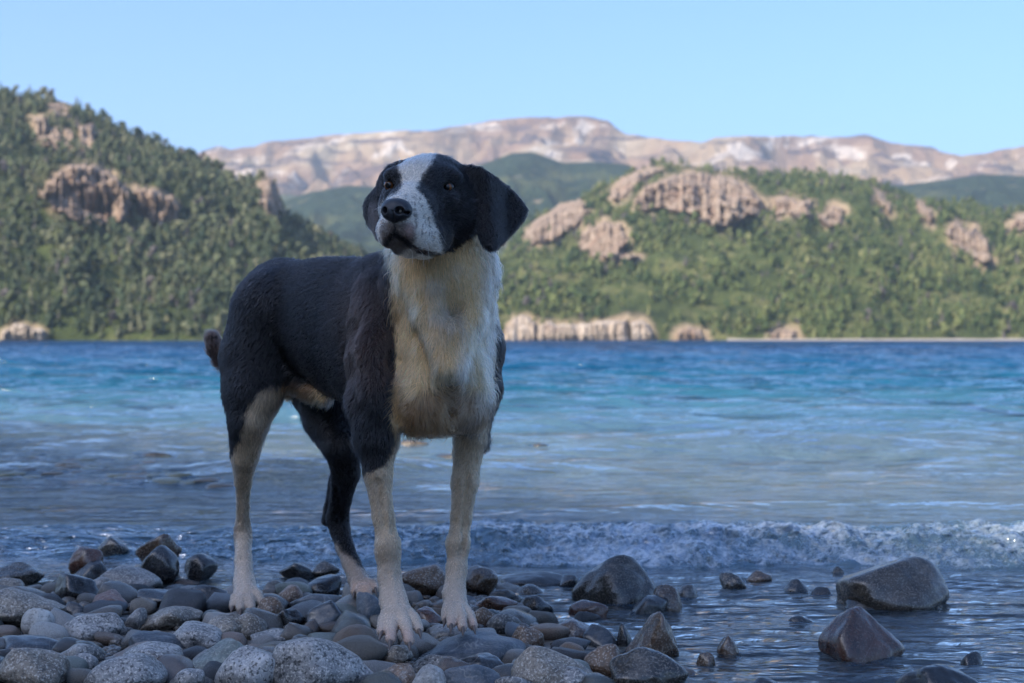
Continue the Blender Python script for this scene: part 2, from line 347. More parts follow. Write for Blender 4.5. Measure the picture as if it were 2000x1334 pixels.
def forest(hill, name, label, n, hmin, hmax, pal, bare_fq, bare_thr, smax, seed):
    r = np.random.default_rng(seed)
    nr, nc = hill.U.shape; n1 = np.searchsorted(hill.s, smax)
    # sample by area of the slope
    P = hill.P[:n1]; e1 = P[1:, :-1] - P[:-1, :-1]; e2 = P[:-1, 1:] - P[:-1, :-1]
    A = np.linalg.norm(np.cross(e1, e2), axis=-1)
    vis = np.minimum.accumulate(hill.py[:n1], axis=0)[:-1, :-1] >= hill.py[:n1][:-1, :-1] - 6
    uu = hill.U[:n1 - 1, :-1]
    A = A * vis * ((uu > -700) & (uu < 2600)) * np.where((uu < -60) | (uu > 2060), 0.55, 1.0)
    A = A / A.sum(); idx = r.choice(A.size, n, p=A.ravel()); ri, ci = np.divmod(idx, A.shape[1])
    a, b_ = r.random((2, n, 1)); p = P[ri, ci] + a * e1[ri, ci] + b_ * e2[ri, ci]
    px = 1000 + p[:, 0] * F / p[:, 1]; py = H0 - (p[:, 2] - HC) * F / p[:, 1]
    keep = p[:, 2] > 0.8
    bsd = np.full(n, 99.0)
    for poly in rock_polys[id(hill)]:
        q_ = poly_sd(px, py - 2, poly); bsd = np.minimum(bsd, q_)
    jit = 16 * fbm(p[:, 0] * 0.03, p[:, 1] * 0.03, 6.0, 3)
    keep &= ~((bsd < -1) & (r.random(n) < 0.97)) & ~((bsd + jit < 9) & (r.random(n) < 0.72))
    hp = hill.P.reshape(-1, 3); hx = 1000 + hp[:, 0] * F / hp[:, 1]; hy = H0 - (hp[:, 2] - HC) * F / hp[:, 1]; hs = np.full(len(hp), 99.0)
    for poly in rock_polys[id(hill)]:
        x0_, y0_ = np.min(poly, 0) - 40; x1_, y1_ = np.max(poly, 0) + 40; m_ = (hx > x0_) & (hx < x1_) & (hy > y0_) & (hy < y1_)
        hs[m_] = np.minimum(hs[m_], poly_sd(hx[m_], hy[m_], poly))
    attr_f(hill.me, 'bare', sstep(16, 0, hs + 22 * fbm(hp[:, 0] * 0.03, hp[:, 1] * 0.03, 6.0, 3)) * 0.9)
    bare = fbm(p[:, 0] * bare_fq, p[:, 1] * bare_fq, seed, 4)
    keep &= (bare < bare_thr) | (r.random(n) < 0.22)
    p, bare = p[keep], bare[keep]; n = len(p)
    size = (hmin + (hmax - hmin) * r.random(n) ** 2.4) * (1 - 0.25 * np.clip(bare * 2, 0, 1))
    cl = fbm(p[:, 0] * 0.02, p[:, 1] * 0.02, seed + 3, 3) * 0.9 + r.normal(size=n) * 0.28
    pal = np.array(pal); q = np.clip((cl + 0.7) / 1.4, 0, 0.999) * (len(pal) - 1); i0 = q.astype(int); fr = (q - i0)[:, None]
    col = pal[i0] * (1 - fr) + pal[np.minimum(i0 + 1, len(pal) - 1)] * fr
    grey = r.random(n) < 0.05; col[grey] = (0.17, 0.15, 0.14)
    Vs, Fs, Cs, off = [], [], [], 0
    kind = r.integers(0, len(TPL), n)
    for k, (tv, tf) in enumerate(TPL):
        m = np.where(kind == k)[0]
        if not len(m): continue
        ang = r.uniform(0, 6.28, len(m)); c, s_ = np.cos(ang)[:, None], np.sin(ang)[:, None]
        x, y, z = tv[:, 0], tv[:, 1], tv[:, 2]; wd = r.uniform(0.8, 1.25, len(m))[:, None]
        v = np.stack([(c * x - s_ * y) * wd, (s_ * x + c * y) * wd, np.broadcast_to(z, (len(m), len(z)))], -1) * size[m][:, None, None] + p[m][:, None, :]
        v[..., 2] -= 0.4
        Vs.append(v.reshape(-1, 3)); Fs.append((tf[None] + (np.arange(len(m)) * len(tv))[:, None, None]).reshape(-1, 3) + off); off += len(m) * len(tv)
        cc = np.repeat(col[m], len(tv), 0) * r.uniform(0.75, 1.2, (len(m) * len(tv), 1)); Cs.append(cc)
    me = mesh_from(name, np.concatenate(Vs), np.concatenate(Fs), smooth=False)
    attr_c(me, 'col', np.concatenate(Cs))
    return link(name, me, LEAF, label=label, cat='forest', kind='stuff')
PAL_L = [(0.045, 0.072, 0.048), (0.10, 0.13, 0.075), (0.18, 0.20, 0.11), (0.29, 0.28, 0.17)]
PAL_R = [(0.045, 0.075, 0.042), (0.10, 0.145, 0.06), (0.19, 0.225, 0.085), (0.31, 0.31, 0.14)]
forest(hl, 'forest', 'dense mixed wood covering the steep hill over the lake', 15500, 4.5, 14, PAL_L, 0.02, 0.34, 1.02, 21)
forest(hr, 'forest', 'green wood climbing from the far shore between pale cliffs', 18000, 4.5, 14, PAL_R, 0.012, 0.08, 1.01, 22)

# --- unseen hillside behind and beside the camera, added and shaped to shade the beach
_a = Vector((SUN_AZ[0], SUN_AZ[1], 0)).normalized(); _p = Vector((-_a.y, _a.x, 0))
_t, _q = np.meshgrid(np.linspace(6, 130, 40), np.linspace(-75, 75, 50))
_h = (53.45) * math.tan(SUN_EL)
_pr = np.clip((_t - 8) / 42, 0, 1) ** 1.7 * np.where(_t > 50, 1 - 0.15 * sstep(50, 130, _t), 1)
_z = -0.5 + (_h + 0.5) * _pr * (1 - 0.8 * sstep(15, 40, np.abs(_q + 7))) - 0.6 * np.abs(perlin(_t * 0.15, _q * 0.15)) * sstep(44, 30, _t) * _pr
me = mesh_from('shading_hillside', np.stack([_a.x * _t + _p.x * _q, _a.y * _t + _p.y * _q, _z], -1).reshape(-1, 3), grid_faces(*_t.shape))
link('shading_hillside', me, MG, kind='structure')
# ------------------------------------------------------------------ lake bed, beach, water
def bed_z(x, y):
    x = np.asarray(x, float); y = np.asarray(y, float)
    shore = sstep(0.02, 0.40, x - 0.25 * (2.35 - y)) * 0.055          # falls away to the right
    z = 0.004 - shore - 0.085 * sstep(2.45, 3.3, y) - 0.025 * np.clip(y - 3.1, 0, 4) - 0.075 * np.clip(y - 6.5, 0, 150)
    return z + 0.007 * perlin(x * 5, y * 5, 1.5)
_ys = np.concatenate([np.linspace(-60, 1.4, 14), np.geomspace(1.5, 60, 190), np.geomspace(70, 12000, 24)])
_tx = np.linspace(-1, 1, 161)
_T, _Y = np.meshgrid(_tx, _ys)
_X = _T * (np.abs(_Y) * 1.3 + 2.5 + 20 * sstep(1.4, -8, _Y))
_Z = np.where(_Y > 14, np.maximum(bed_z(_X, _Y), -9), bed_z(_X, _Y)); _Z = np.where(_Y < 1.4, _Z + 0.02 * np.minimum(1.4 - _Y, 12), _Z)
me = mesh_from('lake_bed', np.stack([_X, _Y, _Z], -1).reshape(-1, 3), grid_faces(*_X.shape))
t = NT('gravel_bed'); P = t.n('NewGeometry').outputs['Position']
vo = t.n('TexVoronoi', i_Vector=P, i_Scale=34.0); vb = t.n('TexVoronoi', i_Vector=P, i_Scale=7.0); n1 = t.noise(P, 6, 4)
c = t.ramp(t.n('SeparateColor', i_0=vo.outputs['Color']).outputs[0], (0.1, (0.05, 0.045, 0.042)), (0.5, (0.11, 0.095, 0.08)), (0.9, (0.2, 0.18, 0.155)))
cb = t.ramp(t.n('SeparateColor', i_0=vb.outputs['Color']).outputs[1], (0.15, (0.16, 0.13, 0.07)), (0.4, (0.42, 0.36, 0.17)), (0.65, (0.50, 0.36, 0.19)), (0.95, (0.50, 0.48, 0.36)))
far = t.math('SMOOTH_MIN', 1.0, t.math('MULTIPLY', t.math('SUBTRACT', t.n('SeparateXYZ', i_0=P).outputs[1], 3.6), 0.8), True)
c = t.mix(t.math('MAXIMUM', far, 0.0), c, cb)
c = t.mix(0.4, c, t.ramp(n1, (0.3, 0.4), (0.7, 1.0)), 'MULTIPLY')
b = t.n('BsdfPrincipled', i_Base_Color=c, i_Roughness=0.45)
t.put(b.inputs['Normal'], t.bump(t.math('SUBTRACT', 1.0, vo.outputs['Distance']), 0.8, 0.012))
bed = link('lake_bed', me, t.surf(b), kind='structure')

def wave_z(x, y):
    z = 0.0 * x
    near = sstep(4.4, 2.9, y)
    # chop coming in to the shore, growing with distance
    far = sstep(2.9, 7.0, y)
    for i, (wl_, am, ang, ph) in enumerate([(0.75, .010, 4, .3), (1.25, .017, -7, 1.9), (0.46, .006, 12, 4.0), (2.3, .026, 3, 2.2), (5.2, .045, -5, .7), (0.31, .0035, -16, 5.2)]):
        d = x * math.sin(R(ang)) + y * math.cos(R(ang))
        mod = 0.55 + 0.9 * np.clip(fbm(x / wl_ * 0.23, y / wl_ * 0.5, i * 3.1, 2) + 0.3, 0, 1)
        p = 2 * np.pi * d / wl_ + ph + 1.6 * perlin(x * 0.5 / wl_, y * 0.35 / wl_, i + 9.0)
        s = 0.5 + 0.5 * np.sin(p)
        z = z + 1.9 * far * am * mod * (2 * s ** 1.7 - 0.8) * np.clip(y / (wl_ * 7), 0.0, 1.0) * np.clip(1.6 - y / (wl_ * 95), 0, 1)
    z = z + far * 0.006 * fbm(x * 2.4, y * 6.0, 4.4, 3) * np.clip(2 - y / 22, 0, 1)
    # little swell just before breaking: two low crests in the shallows
    for yc, am, wd in ((4.0, .014, .12), (4.95, .036, .15), (6.1, .030, .20), (7.6, .040, .24), (9.6, .045, .32)):
        yy = y - yc - 0.22 * perlin(x * 0.9, yc * 3.1) - 0.05 * perlin(x * 4, yc)
        prof = np.exp(-(np.maximum(yy, 0) / (wd * 2.2)) ** 2) * np.exp(-(np.minimum(yy, 0) / (wd * 0.55)) ** 2)
        z = z + am * prof * np.clip(0.55 + 1.3 * perlin(x * 0.55 + yc, yc * 1.7), 0.05, 1.2)
    # ripples of the wash between the stones
    rp = 0.0058 * fbm(x * 9.0, y * 17.0, 2.2, 4, 0.55) + 0.0032 * np.sin(2 * np.pi * (y + 0.15 * x) / 0.062 + 3 * perlin(x * 5, y * 5)) * (0.4 + perlin(x * 3, y * 4, 8.0))
    return z + sstep(3.3, 2.7, y) * rp + 0.002 * sstep(2.7, 3.3, y) * sstep(5, 3.4, y) * fbm(x * 12, y * 25, 6.6, 3)

_ys = np.concatenate([np.geomspace(1.55, 12, 470), np.geomspace(12.05, 90, 260), np.geomspace(92, 4200, 60)])
_tx = np.linspace(-1, 1, 390)
_T, _Y = np.meshgrid(_tx, _ys)
_sp = 0.47 * _T + np.sign(_T) * np.maximum(np.abs(_T) - 0.8, 0) * 3.4
_X = _sp * (_Y + 0.6)
_Z = wave_z(_X, _Y)
me = mesh_from('lake_water', np.stack([_X, _Y, _Z], -1).reshape(-1, 3), grid_faces(*_X.shape))
dep = np.clip(-bed_z(_X, _Y), 0, 6)
attr_f(me, 'depth', dep)
foam = sstep(2.72, 2.95, _Y) * sstep(3.75, 3.35, _Y) * (0.35 + 0.65 * sstep(0.1, -0.2, _X)) * 0.36
attr_f(me, 'foam', foam)

def water_mat(name='lake_water'):
    t = NT(name); P = t.n('NewGeometry').outputs['Position']
    y = t.n('SeparateXYZ', i_0=P).outputs[1]
    st = t.n('VectorMath', operation='MULTIPLY', i_0=P, i_1=(1.0, 2.3, 1.0)).outputs[0]
    s2 = t.n('VectorMath', operation='MULTIPLY', i_0=P, i_1=(0.8, 2.6, 1.0)).outputs[0]
    n0 = t.noise(st, 30, 1.5, 0.5); n1 = t.noise(s2, 6.5, 1.5, 0.5, 0.4); n2 = t.noise(s2, 1.25, 2.0, 0.5, 0.5); n3 = t.noise(s2, 0.16, 2.5, 0.55, 0.4)
    calm = t.math('SUBTRACT', 1.0, t.math('MULTIPLY', t.math('SUBTRACT', y, 2.9), 1.2), True)      # the wash close to the beach
    fr1 = t.math('DIVIDE', t.math('SUBTRACT', y, 3.6), 7.0, True)
    fr2 = t.math('DIVIDE', t.math('SUBTRACT', y, 14.0), 60.0, True)
    b0 = t.n('Bump', i_Strength=0.8, i_Distance=0.007, i_Height=n0).outputs[0]
    b1 = t.n('Bump', i_Strength=t.math('SUBTRACT', 1.0, t.math('MULTIPLY', calm, 0.5)), i_Distance=0.042, i_Height=n1, i_Normal=b0).outputs[0]
    b2 = t.n('Bump', i_Strength=fr1, i_Distance=0.36, i_Height=n2, i_Normal=b1).outputs[0]
    nrm = t.n('Bump', i_Strength=fr2, i_Distance=2.2, i_Height=n3, i_Normal=b2).outputs[0]
    dp = t.attr('depth').outputs['Fac']
    # colour grows with depth: clear, milky pale with sky reflection painted in, turquoise, blue
    ab = t.math('SUBTRACT', 1.0, t.math('POWER', 2.718, t.math('MULTIPLY', dp, -2.6)))
    colr = t.ramp(t.math('DIVIDE', dp, 6.0), (0.015, (0.17, 0.27, 0.37)), (0.05, (0.10, 0.23, 0.34)), (0.11, (0.015, 0.115, 0.19)), (0.22, (0.006, 0.072, 0.15)), (0.45, (0.005, 0.050, 0.128)), (0.9, (0.004, 0.040, 0.112)))
    body = t.n('BsdfDiffuse', i_Color=colr, i_Normal=nrm)
    clear = t.n('BsdfRefraction', i_Color=(0.90, 0.97, 0.98, 1), i_IOR=1.33, i_Roughness=0.02, i_Normal=nrm)
    inner = t.n('MixShader', i_0=ab, i_1=clear, i_2=body)
    gl = t.n('BsdfGlossy', i_Color=(1, 1, 1, 1), i_Roughness=0.07, i_Normal=nrm)
    fz = t.n('Fresnel', i_IOR=1.33, i_Normal=nrm)
    wsh = t.n('MixShader', i_0=fz, i_1=inner, i_2=gl)
    # broken foam
    fn = t.noise(P, 95, 6, 0.75, 0.6); fn2 = t.noise(P, 16, 4, 0.62, 0.8)
    fm = t.math('ADD', t.attr('foam').outputs['Fac'], t.math('ADD', t.math('MULTIPLY', t.math('SUBTRACT', fn, 0.5), 1.6), t.math('MULTIPLY', t.math('SUBTRACT', fn2, 0.5), 1.2)))
    fm = t.math('MULTIPLY', t.ramp(fm, (0.25, 0.0), (1.0, 0.85)), t.math('MULTIPLY', t.attr('foam').outputs['Fac'], 2.0, True), True)
    fo = t.n('BsdfPrincipled', i_Base_Color=(0.66, 0.75, 0.86, 1), i_Roughness=0.3, i_Normal=t.bump(fn, 0.6, 0.006))
    return t.surf(t.n('MixShader', i_0=fm, i_1=wsh, i_2=fo))
WATER = water_mat()
water = link('lake_water', me, WATER, kind='structure')

# --- the small wave breaking on the stones
nx, nt = 1000, 115
_u, _v = np.meshgrid(np.concatenate([np.linspace(-2.6, -0.66, 110), np.linspace(-0.65, 1.35, nx - 200), np.linspace(1.37, 2.8, 90)]), np.linspace(0, 1, nt))
edge = 2.97 - 0.05 * np.sin(_u * 2.1 + 0.4) + 0.05 * perlin(_u * 3.1, 0.5) + 0.02 * perlin(_u * 11, 2.5)
ampx = 0.42 + 0.58 * sstep(-0.75, 0.25, _u)
crest = (0.047 + 0.016 * perlin(_u * 2.3, 7.0) + 0.012 * perlin(_u * 7, 3.0)) * ampx
prof = np.where(_v < 0.42, sstep(0, 0.42, _v) ** 0.75, 1 - 0.55 * sstep(0.42, 1.0, _v))
x = _u; y = edge + 0.62 * _v; z = crest * prof
bil = np.abs(fbm(x * 9, y * 9, z * 9 + 1, 3)) ; bil2 = np.abs(fbm(x * 26, y * 26, z * 30 + 4, 3))
rol = sstep(0.0, 0.06, _v) * sstep(1.0, 0.55, _v)
z = z + rol * ampx * (0.040 * (bil - 0.16) + 0.013 * (bil2 - 0.12)) - 0.02 * sstep(0.75, 1.0, _v) - 0.012 * (1 - sstep(0, 0.05, _v))
y = y - rol * 0.018 * (bil2 - 0.1) * 2.2 - 0.03 * sstep(0.1, 0.4, _v) * (1 - sstep(0.4, 0.6, _v)) * bil * 2
me = mesh_from('breaking_wave', np.stack([x, y, z], -1).reshape(-1, 3), grid_faces(nt, nx))
attr_f(me, 'depth', np.full(x.shape, 0.22))
attr_f(me, 'foam', np.clip(0.57 * rol * (0.45 + 0.55 * sstep(-0.7, 0.3, x)) * (0.85 + 0.5 * perlin(x * 2.5, y * 6, 3.3)) * sstep(0.98, 0.45, _v), 0, 0.9))
link('breaking_wave', me, WATER, parent=water)

# --- bubbles riding on the wave
bm = bmesh.new(); bmesh.ops.create_icosphere(bm, subdivisions=3, radius=1.0)
SPH = (np.array([v.co[:] for v in bm.verts]), np.array([[v.index for v in f.verts] for f in bm.faces])); bm.free()
t = NT('foam_bubble'); lw = t.n('LayerWeight', i_Blend=0.25)
gl = t.n('BsdfGlossy', i_Color=(1, 1, 1, 1), i_Roughness=0.05); tr = t.n('BsdfTransparent', i_Color=(0.93, 0.96, 1, 1))
BUB = t.surf(t.n('MixShader', i_0=t.ramp(lw.outputs['Facing'], (0.2, 0.05), (0.9, 0.75)), i_1=tr, i_2=gl))
for (px, py, Y, rp) in ((1396, 1050, 3.12, 27), (1270, 1068, 3.06, 26)):
    c = W(px, py, Y); me = mesh_from('foam_bubble', SPH[0] * (rp / F * Y) + c, SPH[1]); link('foam_bubble', me, BUB, parent=water)
Vs, Fs, off = [], [], 0
bm = bmesh.new(); bmesh.ops.create_icosphere(bm, subdivisions=2, radius=1.0)
S1 = (np.array([v.co[:] for v in bm.verts]), np.array([[v.index for v in f.verts] for f in bm.faces])); bm.free()
wi = rng.integers(0, x.size, 1300); ok = (rol.ravel()[wi] > 0.6) & (rng.random(1300) < ampx.ravel()[wi])
for i in wi[ok]:
    r_ = 0.0016 + 0.0045 * rng.random() ** 4
    Vs.append(S1[0] * r_ + np.array([x.ravel()[i], y.ravel()[i] - 0.001, z.ravel()[i] + r_ * 0.3])); Fs.append(S1[1] + off); off += len(S1[0])
me = mesh_from('foam', np.concatenate(Vs), np.concatenate(Fs))
link('foam', me, BUB, parent=water, kind='stuff')
# ------------------------------------------------------------------ stones
def stone_mat(name, wet_all, rough):
    t = NT(name); tc = t.n('TexCoord'); oi = t.n('ObjectInfo'); P = t.n('NewGeometry').outputs['Position']
    off = t.n('VectorMath', operation='SCALE', i_0=(13.0, 7.0, 5.0)); t.put(off.inputs['Scale'], oi.outputs['Random'])
    v = t.n('VectorMath', operation='ADD', i_0=tc.outputs['Object'], i_1=off.outputs[0]).outputs[0]
    tint = oi.outputs['Color']; spk = oi.outputs['Alpha']
    n1 = t.noise(v, 22, 4, 0.6); n2 = t.noise(v, 330, 3, 0.65); n3 = t.noise(v, 210, 3, 0.6, 0.3); n4 = t.noise(v, 60, 5, 0.65)
    c = t.mix(0.8, tint, t.ramp(n1, (0.3, 0.4), (0.7, 1.4)), 'MULTIPLY')
    c = t.mix(0.7, c, t.ramp(n4, (0.3, 0.45), (0.7, 1.35)), 'MULTIPLY')
    c = t.mix(t.math('MULTIPLY', t.ramp(n2, (0.52, 0.0), (0.62, 0.8)), spk), c, (0.62, 0.58, 0.52))
    c = t.mix(t.math('MULTIPLY', t.ramp(n3, (0.38, 0.9), (0.47, 0.0)), spk), c, (0.02, 0.02, 0.022))
    ve = t.noise(v, 9, 3, 0.5, 1.4)                      # a few quartz veins
    c = t.mix(t.math('MULTIPLY', t.ramp(ve, (0.49, 0.0), (0.502, 0.28), (0.514, 0.0)), t.ramp(n1, (0.45, 0.0), (0.6, 1.0))), c, (0.55, 0.52, 0.48))
    z = t.n('SeparateXYZ', i_0=P).outputs[2]
    zz = t.math('ADD', z, t.math('MULTIPLY', t.math('SUBTRACT', n1, 0.5), 0.02))
    wet = 1.0 if wet_all else t.ramp(zz, (0.008, 1.0), (0.024, 0.0))
    c = t.mix(wet, c, t.mix(1.0, c, (0.42, 0.40, 0.385), 'MULTIPLY'))
    b = t.n('BsdfPrincipled', i_Base_Color=c)
    rr = t.math('ADD', rough, t.math('MULTIPLY', t.math('SUBTRACT', n4, 0.5), 0.3))
    if wet_all: t.put(b.inputs['Roughness'], t.math('ADD', 0.10, t.math('MULTIPLY', n1, 0.26)))
    else: t.put(b.inputs['Roughness'], t.mix(wet, rr, 0.2))
    b.inputs['Specular IOR Level'].default_value = 0.6 if wet_all else 0.5
    b.inputs['Coat Weight'].default_value = 0.3 if wet_all else 0.0; b.inputs['Coat Roughness'].default_value = 0.12
    h = t.math('ADD', t.math('MULTIPLY', n2, 0.35), t.math('MULTIPLY', n4, 1.0))
    t.put(b.inputs['Normal'], t.bump(h, 0.55 if not wet_all else 0.4, 0.004))
    return t.surf(b)
STONE_DRY = stone_mat('granite_dry', False, 0.42); STONE_WET = stone_mat('stone_wet', True, 0.3)

def ico(sub):
    bm = bmesh.new(); bmesh.ops.create_icosphere(bm, subdivisions=sub, radius=1.0)
    V = np.array([v.co[:] for v in bm.verts]); Fc = np.array([[v.index for v in f.verts] for f in bm.faces]); bm.free(); return V, Fc
ICO = {s: ico(s) for s in (3, 4, 5)}
def stone_shape(seed, sub, ang, lump=0.07, taper=0.0, lean=0.0):
    r = np.random.default_rng(seed); D, Fc = ICO[sub]
    n = 14 if ang > 0.5 else (20 if ang > 0.12 else 36)
    N = r.normal(size=(n, 3)); N /= np.linalg.norm(N, axis=1)[:, None]
    N = np.concatenate([N, -N[:4]])
    dist = r.uniform(0.70, 1.0, len(N)) if ang > 0.3 else r.uniform(0.80, 1.05, len(N)); p = 6 + 16 * ang
    q = np.maximum(D @ N.T, 0) / dist
    rad = (q ** p).sum(1) ** (-1 / p)
    o = r.uniform(-50, 50, 3)
    nz = fbm(D[:, 0] * 1.3 + o[0], D[:, 1] * 1.3 + o[1], D[:, 2] * 1.3 + o[2], 2)
    nf = fbm(D[:, 0] * 4 + o[0], D[:, 1] * 4 + o[1], D[:, 2] * 4 + o[2], 3)
    V = D * (rad * (1 + lump * 1.6 * nz + lump * 0.45 * nf))[:, None]
    lo, hi = V.min(0), V.max(0); V = (V - lo) / (hi - lo) * 2 - 1
    if taper or lean:
        t01 = (V[:, 2] + 1) / 2; k = 1 - taper * t01 ** 1.3
        V[:, 0] = V[:, 0] * k + lean * t01; V[:, 1] *= k
        lo, hi = V.min(0), V.max(0); V = (V - lo) / (hi - lo) * 2 - 1
    return V, Fc
# colour kinds: tint and strength of the grain
CK = dict(gran=((0.24, 0.235, 0.23), 0.95), tan=((0.22, 0.185, 0.145), 0.75), pale=((0.36, 0.35, 0.33), 0.45), brown=((0.17, 0.105, 0.065), 0.6),
          red=((0.19, 0.085, 0.055), 0.3), slate=((0.085, 0.105, 0.13), 0.15), black=((0.040, 0.044, 0.052), 0.12), green=((0.17, 0.195, 0.175), 0.35),
          pink=((0.20, 0.135, 0.105), 0.6), grey=((0.16, 0.16, 0.16), 0.55), dark=((0.10, 0.09, 0.075), 0.6))
